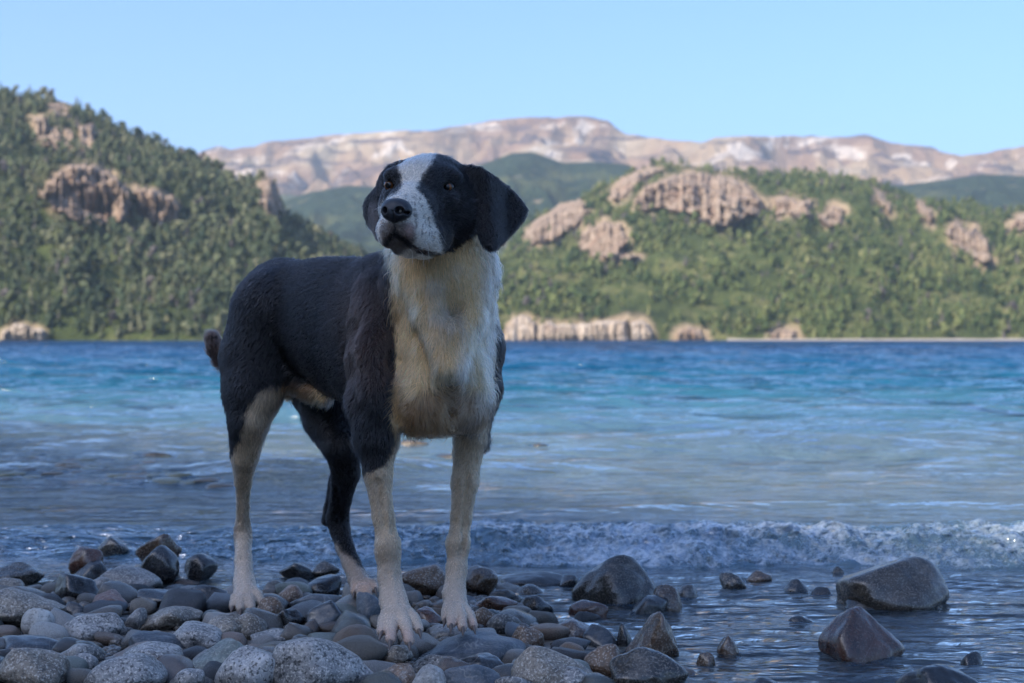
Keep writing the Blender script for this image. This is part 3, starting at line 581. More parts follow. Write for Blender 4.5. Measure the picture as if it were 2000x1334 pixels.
# x0, y0, x1, y1 (px), colour, 0 dry 1 wet, sits in water, angular, taper, lean, label
ST = [
 (-34,1146,126,1228,'tan',0,0,.35,0,0,'big tan speckled boulder cut off by the picture edge'),
 (42,1185,108,1247,'pale',0,0,.1,0,0,'pale egg-shaped stone leaning on the big tan boulder'),
 (105,1117,195,1180,'black',1,0,.8,.1,0,'glossy black angular stone behind the big tan boulder'),
 (171,1154,250,1200,'red',0,0,.7,.3,0,'maroon split stone between black stones'),
 (126,1175,173,1211,'black',1,0,.3,0,0,'small black stone between tan boulder and maroon stone'),
 (119,1196,250,1252,'gran',0,0,.3,.25,0,'flat grey speckled oval stone below the maroon one'),
 (276,1064,351,1138,'black',1,0,.4,.15,0,'tall upright black wet stone at the shore'),
 (263,1038,356,1112,'brown',1,0,.6,0,.1,'blocky brown boulder behind the upright black stone'),
 (137,1066,202,1124,'red',1,0,.5,.3,.25,'rusty leaning stone at the edge of the wash'),
 (191,1046,253,1085,'dark',1,0,.5,.3,0,'dark stone standing in the foam beside the brown boulder'),
 (184,1103,318,1160,'grey',0,0,.3,.2,0,'wide low grey-brown stone in front of the brown boulder'),
 (150,1124,239,1162,'grey',0,0,.4,.1,0,'long flat stone resting against the wide low one'),
 (147,1094,212,1128,'black',1,0,.7,.5,0,'small black triangular stone under the rusty leaning one'),
 (-14,1129,54,1164,'tan',0,0,.2,0,0,'tan rounded stone just above the big tan boulder'),
 (-18,1098,82,1142,'dark',1,0,.5,.2,0,'dark wet slab at the far end of the stones'),
 (268,1148,372,1190,'slate',1,0,.5,.2,0,'blue-grey streaked stone shining wet'),
 (241,1187,288,1231,'grey',0,0,.2,0,0,'plain grey oval stone beside the flat speckled oval'),
 (272,1183,390,1233,'tan',0,0,.4,.1,0,'twin-lumped tan-grey stone in front of the shining one'),
 (386,1197,498,1253,'tan',0,0,.3,.15,0,'broad tan lump below the hind paw'),
 (328,1217,436,1277,'gran',0,0,.15,0,0,'black-and-white speckled oval stone left of the tan lump'),
 (449,1196,523,1250,'tan',0,0,.4,.1,0,'brown stone directly under the white hind paw'),
 (503,1164,558,1219,'brown',0,0,.3,.1,0,'brown lump right beside the white hind paw'),
 (538,1187,597,1233,'black',1,0,.3,0,0,'round blackish stone next to the faceted blue one'),
 (594,1173,681,1236,'slate',1,0,.9,.1,0,'faceted dark blue stone between hind and front legs'),
 (559,1152,690,1198,'slate',0,0,.5,.3,.1,'long blue-grey slab behind the faceted blue stone'),
 (249,1231,366,1284,'slate',0,0,.2,.1,-.2,'smooth greenish slate stone without specks'),
 (240,1253,366,1324,'gran',0,0,.4,.2,-.3,'white speckled granite sloping down beside the slate'),
 (-18,1262,132,1356,'tan',0,0,.4,.25,0,'largest brown speckled boulder in the bottom corner'),
 (113,1253,204,1308,'gran',0,0,.3,.1,0,'medium grey speckled stone behind the corner boulder'),
 (135,1274,192,1318,'gran',0,0,.2,.1,0,'small grey stone tucked against the big round granite'),
 (165,1274,327,1358,'gran',0,0,.15,.1,0,'big round granite boulder on the front edge'),
 (363,1250,493,1328,'green',0,0,.3,.2,.3,'greenish boulder with pale veins'),
 (419,1260,549,1356,'gran',0,0,.25,.3,0,'dark granite boulder leaning on the largest one'),
 (531,1238,735,1358,'gran',0,0,.3,.35,-.1,'largest pale granite boulder in front of the dog'),
 (326,1304,404,1356,'gran',0,0,.2,.1,0,'half-visible grey stone between the two front granites'),
 (-12,1239,138,1286,'slate',1,0,.4,.2,.2,'long dark slate slab behind the corner boulder'),
 (359,1080,425,1130,'black',1,0,.5,.3,-.2,'black stone in the wash left of the hind leg'),
 (363,1145,450,1188,'black',1,0,.7,.3,-.2,'dark angular stone touching the white hind leg'),
 (331,1169,408,1198,'slate',0,0,.3,.3,0,'low arched slate stone above the twin-lumped one'),
 (487,1229,574,1265,'gran',0,0,.2,.1,0,'whitish speckled oval below the brown lump'),
 (513,1133,568,1170,'pale',1,0,.3,.1,0,'pale wet stone right of the hind leg'),
 (540,1141,593,1188,'pink',0,0,.3,0,.3,'tilted pinkish oval beside the black dome'),
 (592,1122,668,1170,'black',1,0,.2,.3,0,'smooth black dome between the hind paws'),
 (545,1096,618,1127,'black',1,0,.4,.4,0,'flat black stone farthest out between the hind legs'),
 (612,1095,665,1126,'dark',1,0,.4,.3,0,'small dark stone beside the farthest flat black one'),
 (785,1101,884,1164,'brown',0,0,.4,.1,0,'brown boulder seen between the front legs'),
 (905,1105,973,1162,'brown',1,0,.25,.1,0,'rounded brown boulder right of the front legs'),
 (961,1115,1104,1140,'black',1,1,.4,.2,0,'long low black reef in the water'),
 (1092,1122,1136,1146,'black',1,1,.4,.4,0,'small black stone at the end of the reef'),
 (1116,1081,1288,1176,'dark',1,1,.06,.10,.05,'big dark rounded boulder standing in the water'),
 (1271,1141,1333,1191,'brown',1,1,.3,.3,-.1,'brown stone leaning on the big dark boulder'),
 (1321,1141,1363,1168,'grey',1,1,.5,.2,0,'small ribbed grey stone beside the leaning brown one'),
 (1229,1161,1308,1197,'black',1,1,.4,.5,.3,'black glossy wedge in front of the big dark boulder'),
 (1110,1171,1188,1201,'red',1,1,.2,.1,0,'low reddish stone washed by water'),
 (1011,1160,1081,1197,'black',1,1,.4,.2,0,'black lump beside the low reddish stone'),
 (921,1160,1012,1196,'red',1,0,.3,.2,0,'reddish-brown oval at the water edge'),
 (1003,1141,1061,1159,'dark',1,1,.2,.3,0,'flat dark stone barely above the water near the reef'),
 (947,1195,1019,1239,'grey',0,0,.1,.1,0,'smooth grey dome at the water edge'),
 (996,1221,1063,1272,'brown',0,0,.3,.3,-.2,'brown egg-like stone right of the front paws'),
 (1065,1206,1177,1250,'pink',1,1,.4,.3,0,'flat pinkish stone lying in the shallow water'),
 (1136,1220,1211,1263,'slate',1,1,.3,.2,0,'veined dark stone beside the flat pinkish one'),
 (1203,1216,1245,1262,'black',1,1,.3,.2,0,'black stone squeezed against the leaning wedge'),
 (1219,1190,1325,1280,'brown',1,1,.45,.25,.4,'tall leaning brown wedge at the water edge'),
 (1140,1257,1218,1320,'brown',0,0,.1,.1,0,'round brown cobble below the leaning wedge'),
 (1190,1261,1343,1358,'dark',1,0,.3,.4,-.15,'large smooth dark stone cut by the bottom edge'),
 (996,1259,1160,1356,'tan',0,0,.3,.3,-.25,'wide tan peaked boulder right of the paws'),
 (806,1237,1027,1296,'slate',0,0,.5,.2,0,'long dark stone with a white crust before the front paws'),
 (800,1298,877,1358,'pale',0,0,.1,.1,0,'pale smooth oval on the front edge'),
 (863,1293,982,1358,'slate',0,0,.3,.1,0,'bluish speckled stone beside the pale smooth oval'),
 (728,1293,814,1352,'brown',0,0,.2,.1,0,'dark brown stone beside the largest pale granite'),
 (739,1259,808,1302,'tan',0,0,.2,.2,.2,'tan pebble just under the front paw toes'),
 (685,1244,765,1292,'pink',0,0,.3,.2,0,'flat pink-tan stone under the nearest front paw'),
 (795,1274,898,1318,'gran',0,0,.2,.2,0,'grey granite stone below the crusted one'),
 (888,1276,993,1316,'black',1,0,.4,.1,0,'flat black shiny stone below the crusted one'),
 (1060,1300,1158,1358,'gran',0,0,.2,.1,0,'speckled grey cobble before the peaked boulder'),
 (960,1313,1054,1362,'gran',0,0,.2,.1,0,'low grey stone at the bottom edge under the black one'),
 (694,1157,748,1224,'slate',0,0,.4,.2,0,'tall blue slate stone behind the nearest front leg'),
 (808,1187,864,1226,'red',1,0,.4,.2,-.3,'wet maroon stone between the two front paws'),
 (918,1184,972,1230,'brown',0,0,.3,.1,0,'brown stone beside the far front paw'),
 (823,1217,938,1252,'grey',0,0,.3,.1,0,'flat grey stone carrying the far front paw'),
 (1634,1086,1852,1188,'tan',1,1,.2,.12,.2,'largest grey-brown speckled boulder out in the water'),
 (1650,1154,1736,1188,'black',1,1,.3,.4,.2,'dark wet stone at the near foot of the biggest water boulder'),
 (1775,1148,1845,1185,'pink',1,1,.4,.1,0,'knobbly pinkish stone at the far foot of the biggest water boulder'),
 (1601,1184,1768,1288,'red',1,1,.25,.62,-.25,'pointed glossy red-brown rock in the water'),
 (1406,1118,1457,1149,'dark',1,1,.3,.3,0,'bigger of two dark stones near the breaking wave'),
 (1456,1113,1510,1136,'brown',1,1,.3,.3,0,'smaller brown stone beside the dark one near the wave'),
 (1530,1130,1583,1155,'black',1,1,.3,.4,0,'black stone between the wave pair and the biggest water boulder'),
 (1583,1146,1627,1162,'black',1,1,.3,.3,0,'tiny low black stone beside the biggest water boulder'),
 (1624,1106,1648,1120,'dark',1,1,.3,.3,0,'smallest stone nearest to the breaking wave'),
 (1750,1293,1918,1356,'black',1,1,.5,.5,-.2,'large black wet rock in the bottom corner of the water'),
 (1874,1272,1926,1300,'black',1,1,.2,.2,0,'small black dome behind the corner water rock'),
 (1400,1240,1450,1278,'brown',1,1,.2,.4,0,'small brown stone washed over left of the pointed rock'),
 (1538,1201,1589,1214,'black',1,1,.2,.3,0,'flat black stone barely showing behind the pointed rock'),
 (1357,1274,1398,1298,'brown',1,1,.3,.3,0,'little brown stone in the ripples by the dark smooth one'),
 (1443,1322,1545,1362,'black',1,1,.3,.4,0,'black rock tip at the bottom edge in the water'),
]
stones_xy = []
for i, (x0, y0, x1, y1, ck, wet, inw, ang, tap, lean, lab) in enumerate(ST):
    w, h = x1 - x0, y1 - y0
    Y = HC * F / (y1 - H0) if inw else (HC - 0.004) * F / (y1 - H0)
    hw = w / 2 / F * Y; hd = min(hw * 0.85, 0.62 * (w + h) / 2 / F * Y)
    Yc = Y + hd * 0.72
    cx = ((x0 + x1) / 2 - 1000) / F * Yc; hw = w / 2 / F * Yc
    ztop = HC - (y0 - H0) / F * (Yc + 0.1 * hd)
    zbot = -0.45 * ztop - 0.012 if inw else min(-0.006, ztop - 0.02)
    if not inw and w > 2.4 * h: zbot = ztop - 0.8 * hw
    sub = 5 if w > 95 else 4
    V, Fc = stone_shape(100 + i * 7, sub, (0.45 if inw else 0.7) * ang + 0.03, 0.075, min(tap, 0.22) if w < 100 else tap, lean)
    V = V * np.array([hw, hd, (ztop - zbot) / 2])
    me = mesh_from('stone', V, Fc)
    o = link('boulder' if w > 120 else 'stone', me, STONE_WET if wet else STONE_DRY, label=lab, cat='boulder' if w > 120 else 'stone', group='stones on the lake shore')
    o.location = (cx, Yc, (ztop + zbot) / 2)
    tint, sp = CK[ck]; j = 1 + 0.12 * rng.normal()
    if inw and w > 150: j *= 0.75; sp *= 0.7      # soaked boulders, darker through and through
    o.color = (tint[0] * j, tint[1] * j, tint[2] * j, sp)
    stones_xy.append((cx, Yc, hw, hd, ztop))
SXY = np.array(stones_xy)

# --- smaller stones that fill the beach: pieces of the ground itself
TPS = []
for k in range(14):
    V, Fc = stone_shape(900 + k, 3, [0.15, 0.35, 0.6][k % 3], 0.06)
    TPS.append(mesh_from('stone', V, Fc))
    TPS[-1].materials.append(STONE_WET if k % 3 == 1 else STONE_DRY)
keys = ['gran', 'tan', 'grey', 'slate', 'black', 'brown', 'dark', 'pale', 'pink', 'green']
placed = []; tries = 0
while len(placed) < 208 and tries < 30000:
    tries += 1
    py = 1075 + 290 * rng.random() ** 0.8; px = rng.uniform(-40, 1330) * rng.random() ** 0.25 if rng.random() < 0.92 else rng.uniform(1300, 2000)
    if px > 1080 + 0.9 * (py - 1240) and rng.random() > 0.12: continue
    if py < 1110 and px > 700: continue
    Y = HC * F / (py - H0); x = (px - 1000) / F * Y
    r_ = rng.uniform(0.016, 0.036) * (1.15 if py > 1180 else 0.9)
    dx = (SXY[:, 0] - x) / (SXY[:, 2] + r_ * 0.35); dy = (SXY[:, 1] - Y) / (SXY[:, 3] + r_ * 0.35)
    if (dx * dx + dy * dy).min() < 0.8: continue
    if any((a - x) ** 2 + (b - Y) ** 2 < (0.8 * (r_ + c)) ** 2 for a, b, c in placed): continue
    placed.append((x, Y, r_))
    o = bpy.data.objects.new('stone', TPS[rng.integers(0, 14)]); COL.objects.link(o); o.parent = bed
    zg = float(bed_z(x, Y)); sq = rng.uniform(0.5, 0.85)
    o.location = (x, Y, zg + r_ * sq * 0.35); o.scale = (r_ * rng.uniform(0.85, 1.35), r_ * rng.uniform(0.8, 1.1), r_ * sq)
    o.rotation_euler = (rng.normal() * 0.25, rng.normal() * 0.25, rng.uniform(0, 6.28))
    tint, sp = CK[keys[rng.integers(0, len(keys))]]; j = 1 + 0.15 * rng.normal()
    o.color = (tint[0] * j, tint[1] * j, tint[2] * j, sp)
# --- weedy stones awash in the shallows farther out
for (xa, xb, ya, yb, cnt) in ((0, 440, 885, 950, 76), (780, 1060, 875, 912, 16)):
    for _ in range(cnt):
        px, py = rng.uniform(xa, xb), rng.uniform(ya, yb)
        Y = HC * F / (py - H0); x = (px - 1000) / F * Y; r_ = rng.uniform(0.02, 0.055) * Y / 5
        o = bpy.data.objects.new('stone', TPS[1 + 3 * rng.integers(0, 4)]); COL.objects.link(o); o.parent = bed
        o.location = (x, Y, float(wave_z(np.array([x]), np.array([Y]))[0]) - r_ * 0.36 + rng.uniform(-0.005, 0.007)); o.scale = (r_ * 1.5, r_, r_ * 0.42); o.rotation_euler = (0, 0, rng.uniform(-0.5, 0.5))
        c_ = ((0.38, 0.35, 0.15, 0.3), (0.28, 0.29, 0.14, 0.3), (0.32, 0.24, 0.14, 0.3), (0.12, 0.11, 0.08, 0.3))[rng.integers(0, 4)]; o.color = c_
# --- pebbles in the gaps
Vs, Fs, off = [], [], 0
bm = bmesh.new(); bmesh.ops.create_icosphere(bm, subdivisions=2, radius=1.0)
PB = (np.array([v.co[:] for v in bm.verts]), np.array([[v.index for v in f.verts] for f in bm.faces])); bm.free()
for k in range(2100):
    py = 1090 + 270 * rng.random(); px = rng.uniform(-500, 1250)
    if px > 1060 + 0.9 * (py - 1240): continue
    Y = HC * F / (py - H0); x = (px - 1000) / F * Y; r_ = 0.004 + 0.010 * rng.random() ** 2
    M = np.array(Matrix.Rotation(rng.uniform(0, 6.28), 3, 'Z'))
    v = (PB[0] * (1 + 0.12 * rng.normal(size=(len(PB[0]), 1))) * np.array([r_ * 1.3, r_, r_ * 0.7])) @ M.T + np.array([x, Y, float(bed_z(x, Y)) + r_ * 0.35])
    Vs.append(v); Fs.append(PB[1] + off); off += len(v)
me = mesh_from('pebbles', np.concatenate(Vs), np.concatenate(Fs)); o = link('pebbles', me, STONE_DRY, parent=bed, kind='stuff'); o.color = (0.17, 0.155, 0.14, 0.6)
# ------------------------------------------------------------------ the dog
SC = 0.8                                  # metres for one unit of the depths below
def B(px, py, d): return W(px, py, d * SC)
def rad(r, d): return r / F * d * SC
prims = []                                # (kind, data, group, k)
def cone(g, pts, k=0.010):
    for (a, b) in zip(pts[:-1], pts[1:]):
        prims.append(('cone', (B(*a[:3]), B(*b[:3]), rad(a[3], a[2]), rad(b[3], b[2])), g, k))
def ell(g, px, py, d, rf, rl, ru, th, k=0.015, pitch=0.0, sub=False):
    t = R(th); f = np.array([math.sin(t), -math.cos(t), 0]); l = np.array([math.cos(t), math.sin(t), 0]); u = np.array([0, 0, 1.0])
    if pitch: p = R(pitch); f, u = f * math.cos(p) + u * math.sin(p), u * math.cos(p) - f * math.sin(p)
    prims.append(('sub' if sub else 'ell', (B(px, py, d), np.stack([f, l, u]), np.array([rad(rf, d), rad(rl, d), rad(ru, d)])), g, k))
# trunk
ell('trunk', 556, 612, 3.10, 108, 84, 106, 50)
ell('trunk', 625, 624, 2.98, 120, 82, 118, 45, .055)
ell('trunk', 692, 645, 2.88, 130, 100, 140, 40, .055)
ell('trunk', 765, 665, 2.77, 120, 114, 156, 33, .055)
ell('chest', 838, 690, 2.71, 96, 116, 154, 25, .025)
ell('chest', 868, 742, 2.63, 58, 80, 100, 22, .025)
ell('trunk', 752, 548, 2.78, 70, 46, 48, 30, .03)
# breast: the two muscles over the front legs
ell('chest', 826, 788, 2.592, 42, 60, 58, 10, .024)
ell('chest', 920, 788, 2.660, 36, 40, 52, 30, .022)
ell('chest', 880, 700, 2.59, 30, 26, 80, 22, .014)
cone('chest', [(806, 520, 2.645, 24), (838, 620, 2.60, 26), (872, 715, 2.555, 20)], .012)
cone('chest', [(938, 520, 2.68, 22), (918, 620, 2.62, 24), (888, 715, 2.56, 18)], .012)
# neck
cone('neck', [(832, 640, 2.73, 106), (856, 545, 2.69, 88), (868, 455, 2.66, 76)], .03)
cone('neck', [(786, 560, 2.78, 42), (808, 500, 2.74, 44)], .03)
cone('neck', [(912, 600, 2.72, 46), (906, 500, 2.68, 46)], .025)
# right fore leg (nearer), left fore leg
cone('rf', [(748, 580, 2.72, 52), (732, 700, 2.64, 54), (730, 780, 2.61, 50), (736, 855, 2.60, 42)], .02)
cone('rf', [(736, 855, 2.60, 39.3), (738, 924, 2.59, 26.1), (749, 1009, 2.58, 19.6), (757, 1060, 2.575, 20.9), (758, 1085, 2.57, 21.8), (761, 1127, 2.56, 21.3), (768, 1172, 2.54, 25.2), (776, 1200, 2.515, 28.7)], .006)
cone('lf', [(930, 600, 2.80, 38), (934, 680, 2.79, 44), (934, 760, 2.76, 39), (920, 850, 2.74, 32)], .02)
cone('lf', [(920, 850, 2.74, 29.9), (914, 884, 2.74, 26.1), (908, 941, 2.735, 24.8), (901, 1009, 2.73, 18.7), (895, 1059, 2.72, 19.6), (892, 1110, 2.70, 18.7), (887, 1160, 2.68, 21.3), (892, 1192, 2.65, 23.5)], .006)
cone('lf', [(900, 1080, 2.725, 8), (896, 1120, 2.70, 10)], .006)
# hind legs
cone('rh', [(538, 612, 3.04, 86), (508, 700, 3.03, 71), (494, 765, 2.99, 52), (486, 820, 2.97, 38)], .02)
cone('rh', [(486, 820, 2.97, 38.0), (478, 891, 3.0, 25.2), (475, 941, 3.05, 15.1), (475, 992, 3.09, 11.3), (474, 1036, 3.125, 15.1), (475, 1050, 3.12, 15.5), (475, 1093, 3.08, 15.1), (477, 1138, 3.04, 19.3), (481, 1165, 3.0, 24.4)], .006)
cone('rh', [(478, 905, 3.08, 13), (475, 1000, 3.15, 8), (474, 1040, 3.15, 12)], .008)
cone('lh', [(604, 620, 3.16, 76), (622, 745, 3.10, 56), (648, 815, 3.03, 46), (668, 868, 2.98, 36)], .02)
cone('lh', [(668, 868, 2.98, 34.2), (675, 924, 3.02, 26.1), (665, 975, 3.08, 19.8), (659, 1012, 3.12, 20.7), (664, 1035, 3.11, 18.0), (674, 1070, 3.08, 16.2), (686, 1100, 3.05, 16.2), (699, 1130, 3.02, 18.0), (708, 1148, 2.99, 20.7)], .006)
cone('lh', [(655, 935, 3.12, 12), (644, 990, 3.16, 9), (641, 1015, 3.16, 13)], .008)
ell('rf', 757, 1068, 2.562, 19, 22, 24, 10, .010)
ell('lf', 894, 1062, 2.707, 17, 21, 24, 10, .010)
ell('rf', 712, 862, 2.66, 26, 20, 26, 30, .012)
ell('lf', 938, 862, 2.80, 22, 16, 24, 30, .012)
# toes
def toes(g, k, lst):
    for (a, b) in lst: cone(g, [a, ((a[0]*.45+b[0]*.55), (a[1]*.5+b[1]*.5) - 3, (a[2]+b[2])/2, (a[3]+b[3])/2 + .8), b], k)
toes('rf', .0022, [((754,1198,2.52,11),(745,1233,2.475,9.5)), ((767,1200,2.505,12),(763,1248,2.455,10.5)), ((784,1200,2.50,12),(799,1251,2.455,10.5)), ((796,1194,2.515,11),(818,1229,2.485,9.5))])
toes('lf', .0022, [((877,1180,2.65,10),(870,1208,2.62,9)), ((884,1184,2.63,10.5),(881,1219,2.585,9)), ((896,1188,2.625,11),(903,1225,2.585,9.5)), ((905,1186,2.64,10.5),(924,1222,2.61,9.5))])
toes('rh', .0022, [((468,1158,3.0,10),(455,1184,2.96,8.5)), ((475,1162,2.99,10.5),(470,1188,2.94,9)), ((486,1162,2.99,10.5),(490,1187,2.94,9)), ((494,1154,3.0,10),(509,1176,2.97,8.5))])
toes('lh', .0022, [((700,1140,3.0,9),(693,1156,2.97,8)), ((706,1145,2.98,9.5),(705,1164,2.94,8.5)), ((714,1145,2.98,9.5),(719,1161,2.94,8.5)), ((720,1138,2.99,9),(732,1150,2.96,8))])
# tail, sheath
cone('tail', [(500, 640, 3.24, 26), (455, 690, 3.27, 19), (436, 702, 3.28, 16), (424, 684, 3.28, 15.5), (416, 664, 3.28, 13.5)], .008)
cone('belly', [(580, 735, 3.0, 34), (612, 758, 2.95, 22), (636, 776, 2.92, 15)], .014)
ell('belly', 556, 752, 3.06, 26, 26, 24, 45, .012)
# head
HT = -20
ell('head', 842, 379, 2.61, 86, 84, 76, HT, .012)
ell('head', 816, 368, 2.545, 44, 54, 50, HT, .03)
cone('head', [(818, 402, 2.54, 50), (800, 412, 2.48, 44), (786, 424, 2.435, 36)], .018)
cone('head', [(802, 388, 2.50, 26), (778, 404, 2.42, 22)], .012)
cone('head', [(848, 462, 2.55, 33), (830, 462, 2.50, 33), (806, 458, 2.445, 27), (790, 446, 2.42, 20)], .010)
cone('head', [(772, 432, 2.50, 28), (762, 450, 2.455, 24), (762, 462, 2.44, 19), (772, 448, 2.418, 17)], .010)
cone('head', [(780, 481, 2.455, 17), (800, 478, 2.50, 24), (830, 470, 2.57, 30)], .005)
cone('head', [(825, 462, 2.56, 33), (886, 438, 2.63, 44)], .02)
ell('head', 897, 412, 2.60, 40, 42, 48, HT, .02)
ell('head', 768, 408, 2.575, 32, 26, 40, HT, .015)
# brow ridges, cheek under the eyes
ell('head', 873, 346, 2.552, 16, 28, 13, HT, .016)
ell('head', 768, 343, 2.539, 13, 18, 12, HT, .016)
ell('head', 868, 388, 2.545, 18, 26, 14, HT, .012)
ell('head', 764, 385, 2.525, 12, 15, 12, HT, .010)
# ears: hanging flaps
EAR_L = [(896,330),(918,322),(938,326),(966,343),(1000,371),(1021,394),(1031,410),(1022,432),(1004,452),(984,474),(966,489),(956,490),(944,482),(935,464),(931,440),(933,410),(934,385),(920,362),(900,350)]
EAR_R = [(800,318),(784,314),(766,319),(752,328),(741,344),(733,366),(716,384),(709,398),(709,416),(716,436),(727,452),(736,470),(742,466),(743,440),(741,415),(743,392),(750,372),(768,355),(790,340)]
prims.append(('ear', (EAR_L, lambda px, py: 2.592 + 0.0006 * np.maximum(px - 935, 0) - 0.022 * np.exp(-((px - 958 - 0.1 * (py - 400)) / 22) ** 2) + 0.010 * np.exp(-((px - 992) / 12) ** 2) - 0.00018 * np.maximum(py - 380, 0), 8.0), 'ear', .010))
prims.append(('ear', (EAR_R, lambda px, py: 2.595 + 0.0011 * np.maximum(748 - px, 0) - 0.0003 * np.minimum(py - 400, 0) * (px < 770), 7.0), 'ear', .010))

def sd_cone(p, a, b, r1, r2):
    ba = b - a; l2 = ba @ ba; rr = r1 - r2; a2 = l2 - rr * rr; il2 = 1.0 / l2
    pa = p - a; y = pa @ ba; z = y - l2
    q = pa * l2 - ba * y[:, None]; x2 = (q * q).sum(1); y2 = y * y * l2; z2 = z * z * l2
    k = np.sign(rr) * rr * rr * x2
    out = (np.sqrt(np.maximum(x2 * a2 * il2, 0)) + y * rr) * il2 - r1
    m1 = np.sign(z) * a2 * z2 > k; m2 = (np.sign(y) * a2 * y2 < k) & ~m1
    out[m1] = np.sqrt(x2[m1] + z2[m1]) * il2 - r2
    out[m2] = np.sqrt(x2[m2] + y2[m2]) * il2 - r1
    return out
def sd_ell(p, c, Rm, r):
    q = (p - c) @ Rm.T; k0 = np.linalg.norm(q / r, axis=1); k1 = np.linalg.norm(q / (r * r), axis=1) + 1e-9
    return k0 * (k0 - 1) / k1
def sd_prim(kind, data, p):
    if kind in ('cone', 'subcone'): return sd_cone(p, *data)
    if kind in ('ell', 'sub'): return sd_ell(p, *data)
    poly, fd, th = data
    px = 1000 + p[:, 0] * F / p[:, 1]; py = H0 - (p[:, 2] - HC) * F / p[:, 1]
    u = p[:, 1] / F
    s2 = poly_sd(px, py, poly) * u
    dn = np.abs(p[:, 1] - fd(px, py) * SC) - 0.0
    r_ = th * 2.07 / F; t_ = r_
    a, b = s2 + r_, dn - t_ + r_
    return np.sqrt(np.maximum(a, 0) ** 2 + np.maximum(b, 0) ** 2) - r_ + np.minimum(np.maximum(a, b), 0)
GRP = ['trunk', 'chest', 'neck', 'head', 'ear', 'rf', 'lf', 'rh', 'lh', 'tail', 'belly']
def bound(kind, data):
    if kind in ('cone', 'subcone'): return (data[0] + data[1]) / 2, np.linalg.norm(data[1] - data[0]) / 2 + max(data[2], data[3])
    if kind in ('ell', 'sub'): return data[0], data[2].max()
    q = np.array(data[0], float); c = W(q[:, 0].mean(), q[:, 1].mean(), 2.07); return c, 0.075
def field(p, want_group=False, plist=None):
    D = np.full(len(p), 1.0); gd = np.full((len(GRP), len(p)), 1e3, np.float32) if want_group else None
    if not len(p): return (D, gd) if want_group else D
    lo_, hi_ = p.min(0), p.max(0)
    for kind, data, g, k in (plist or prims):
        c, rb = bound(kind, data)
        if np.linalg.norm(np.maximum(np.maximum(lo_ - c, c - hi_), 0)) - rb > 0.08: continue
        q_ = p - c; lb = np.sqrt(np.einsum('ij,ij->i', q_, q_)) - rb
        if kind in ('sub', 'subcone'):
            i = np.where(lb < k - np.minimum(D, 0) + 0.004)[0]
            if not len(i): continue
            s = -sd_prim(kind, data, p[i]); h = np.clip(0.5 - 0.5 * (D[i] - s) / k, 0, 1)
            D[i] = D[i] * (1 - h) + s * h + k * h * (1 - h); continue
        i = np.where(lb < np.minimum(D + k, 0.08))[0] if not want_group else np.where(lb < 0.03)[0]
        if not len(i): continue
        s = sd_prim(kind, data, p[i])
        if want_group: j = GRP.index(g); gd[j, i] = np.minimum(gd[j, i], s)
        h = np.clip(0.5 + 0.5 * (D[i] - s) / k, 0, 1); D[i] = D[i] * (1 - h) + s * h - k * h * (1 - h)
    return (D, gd) if want_group else D

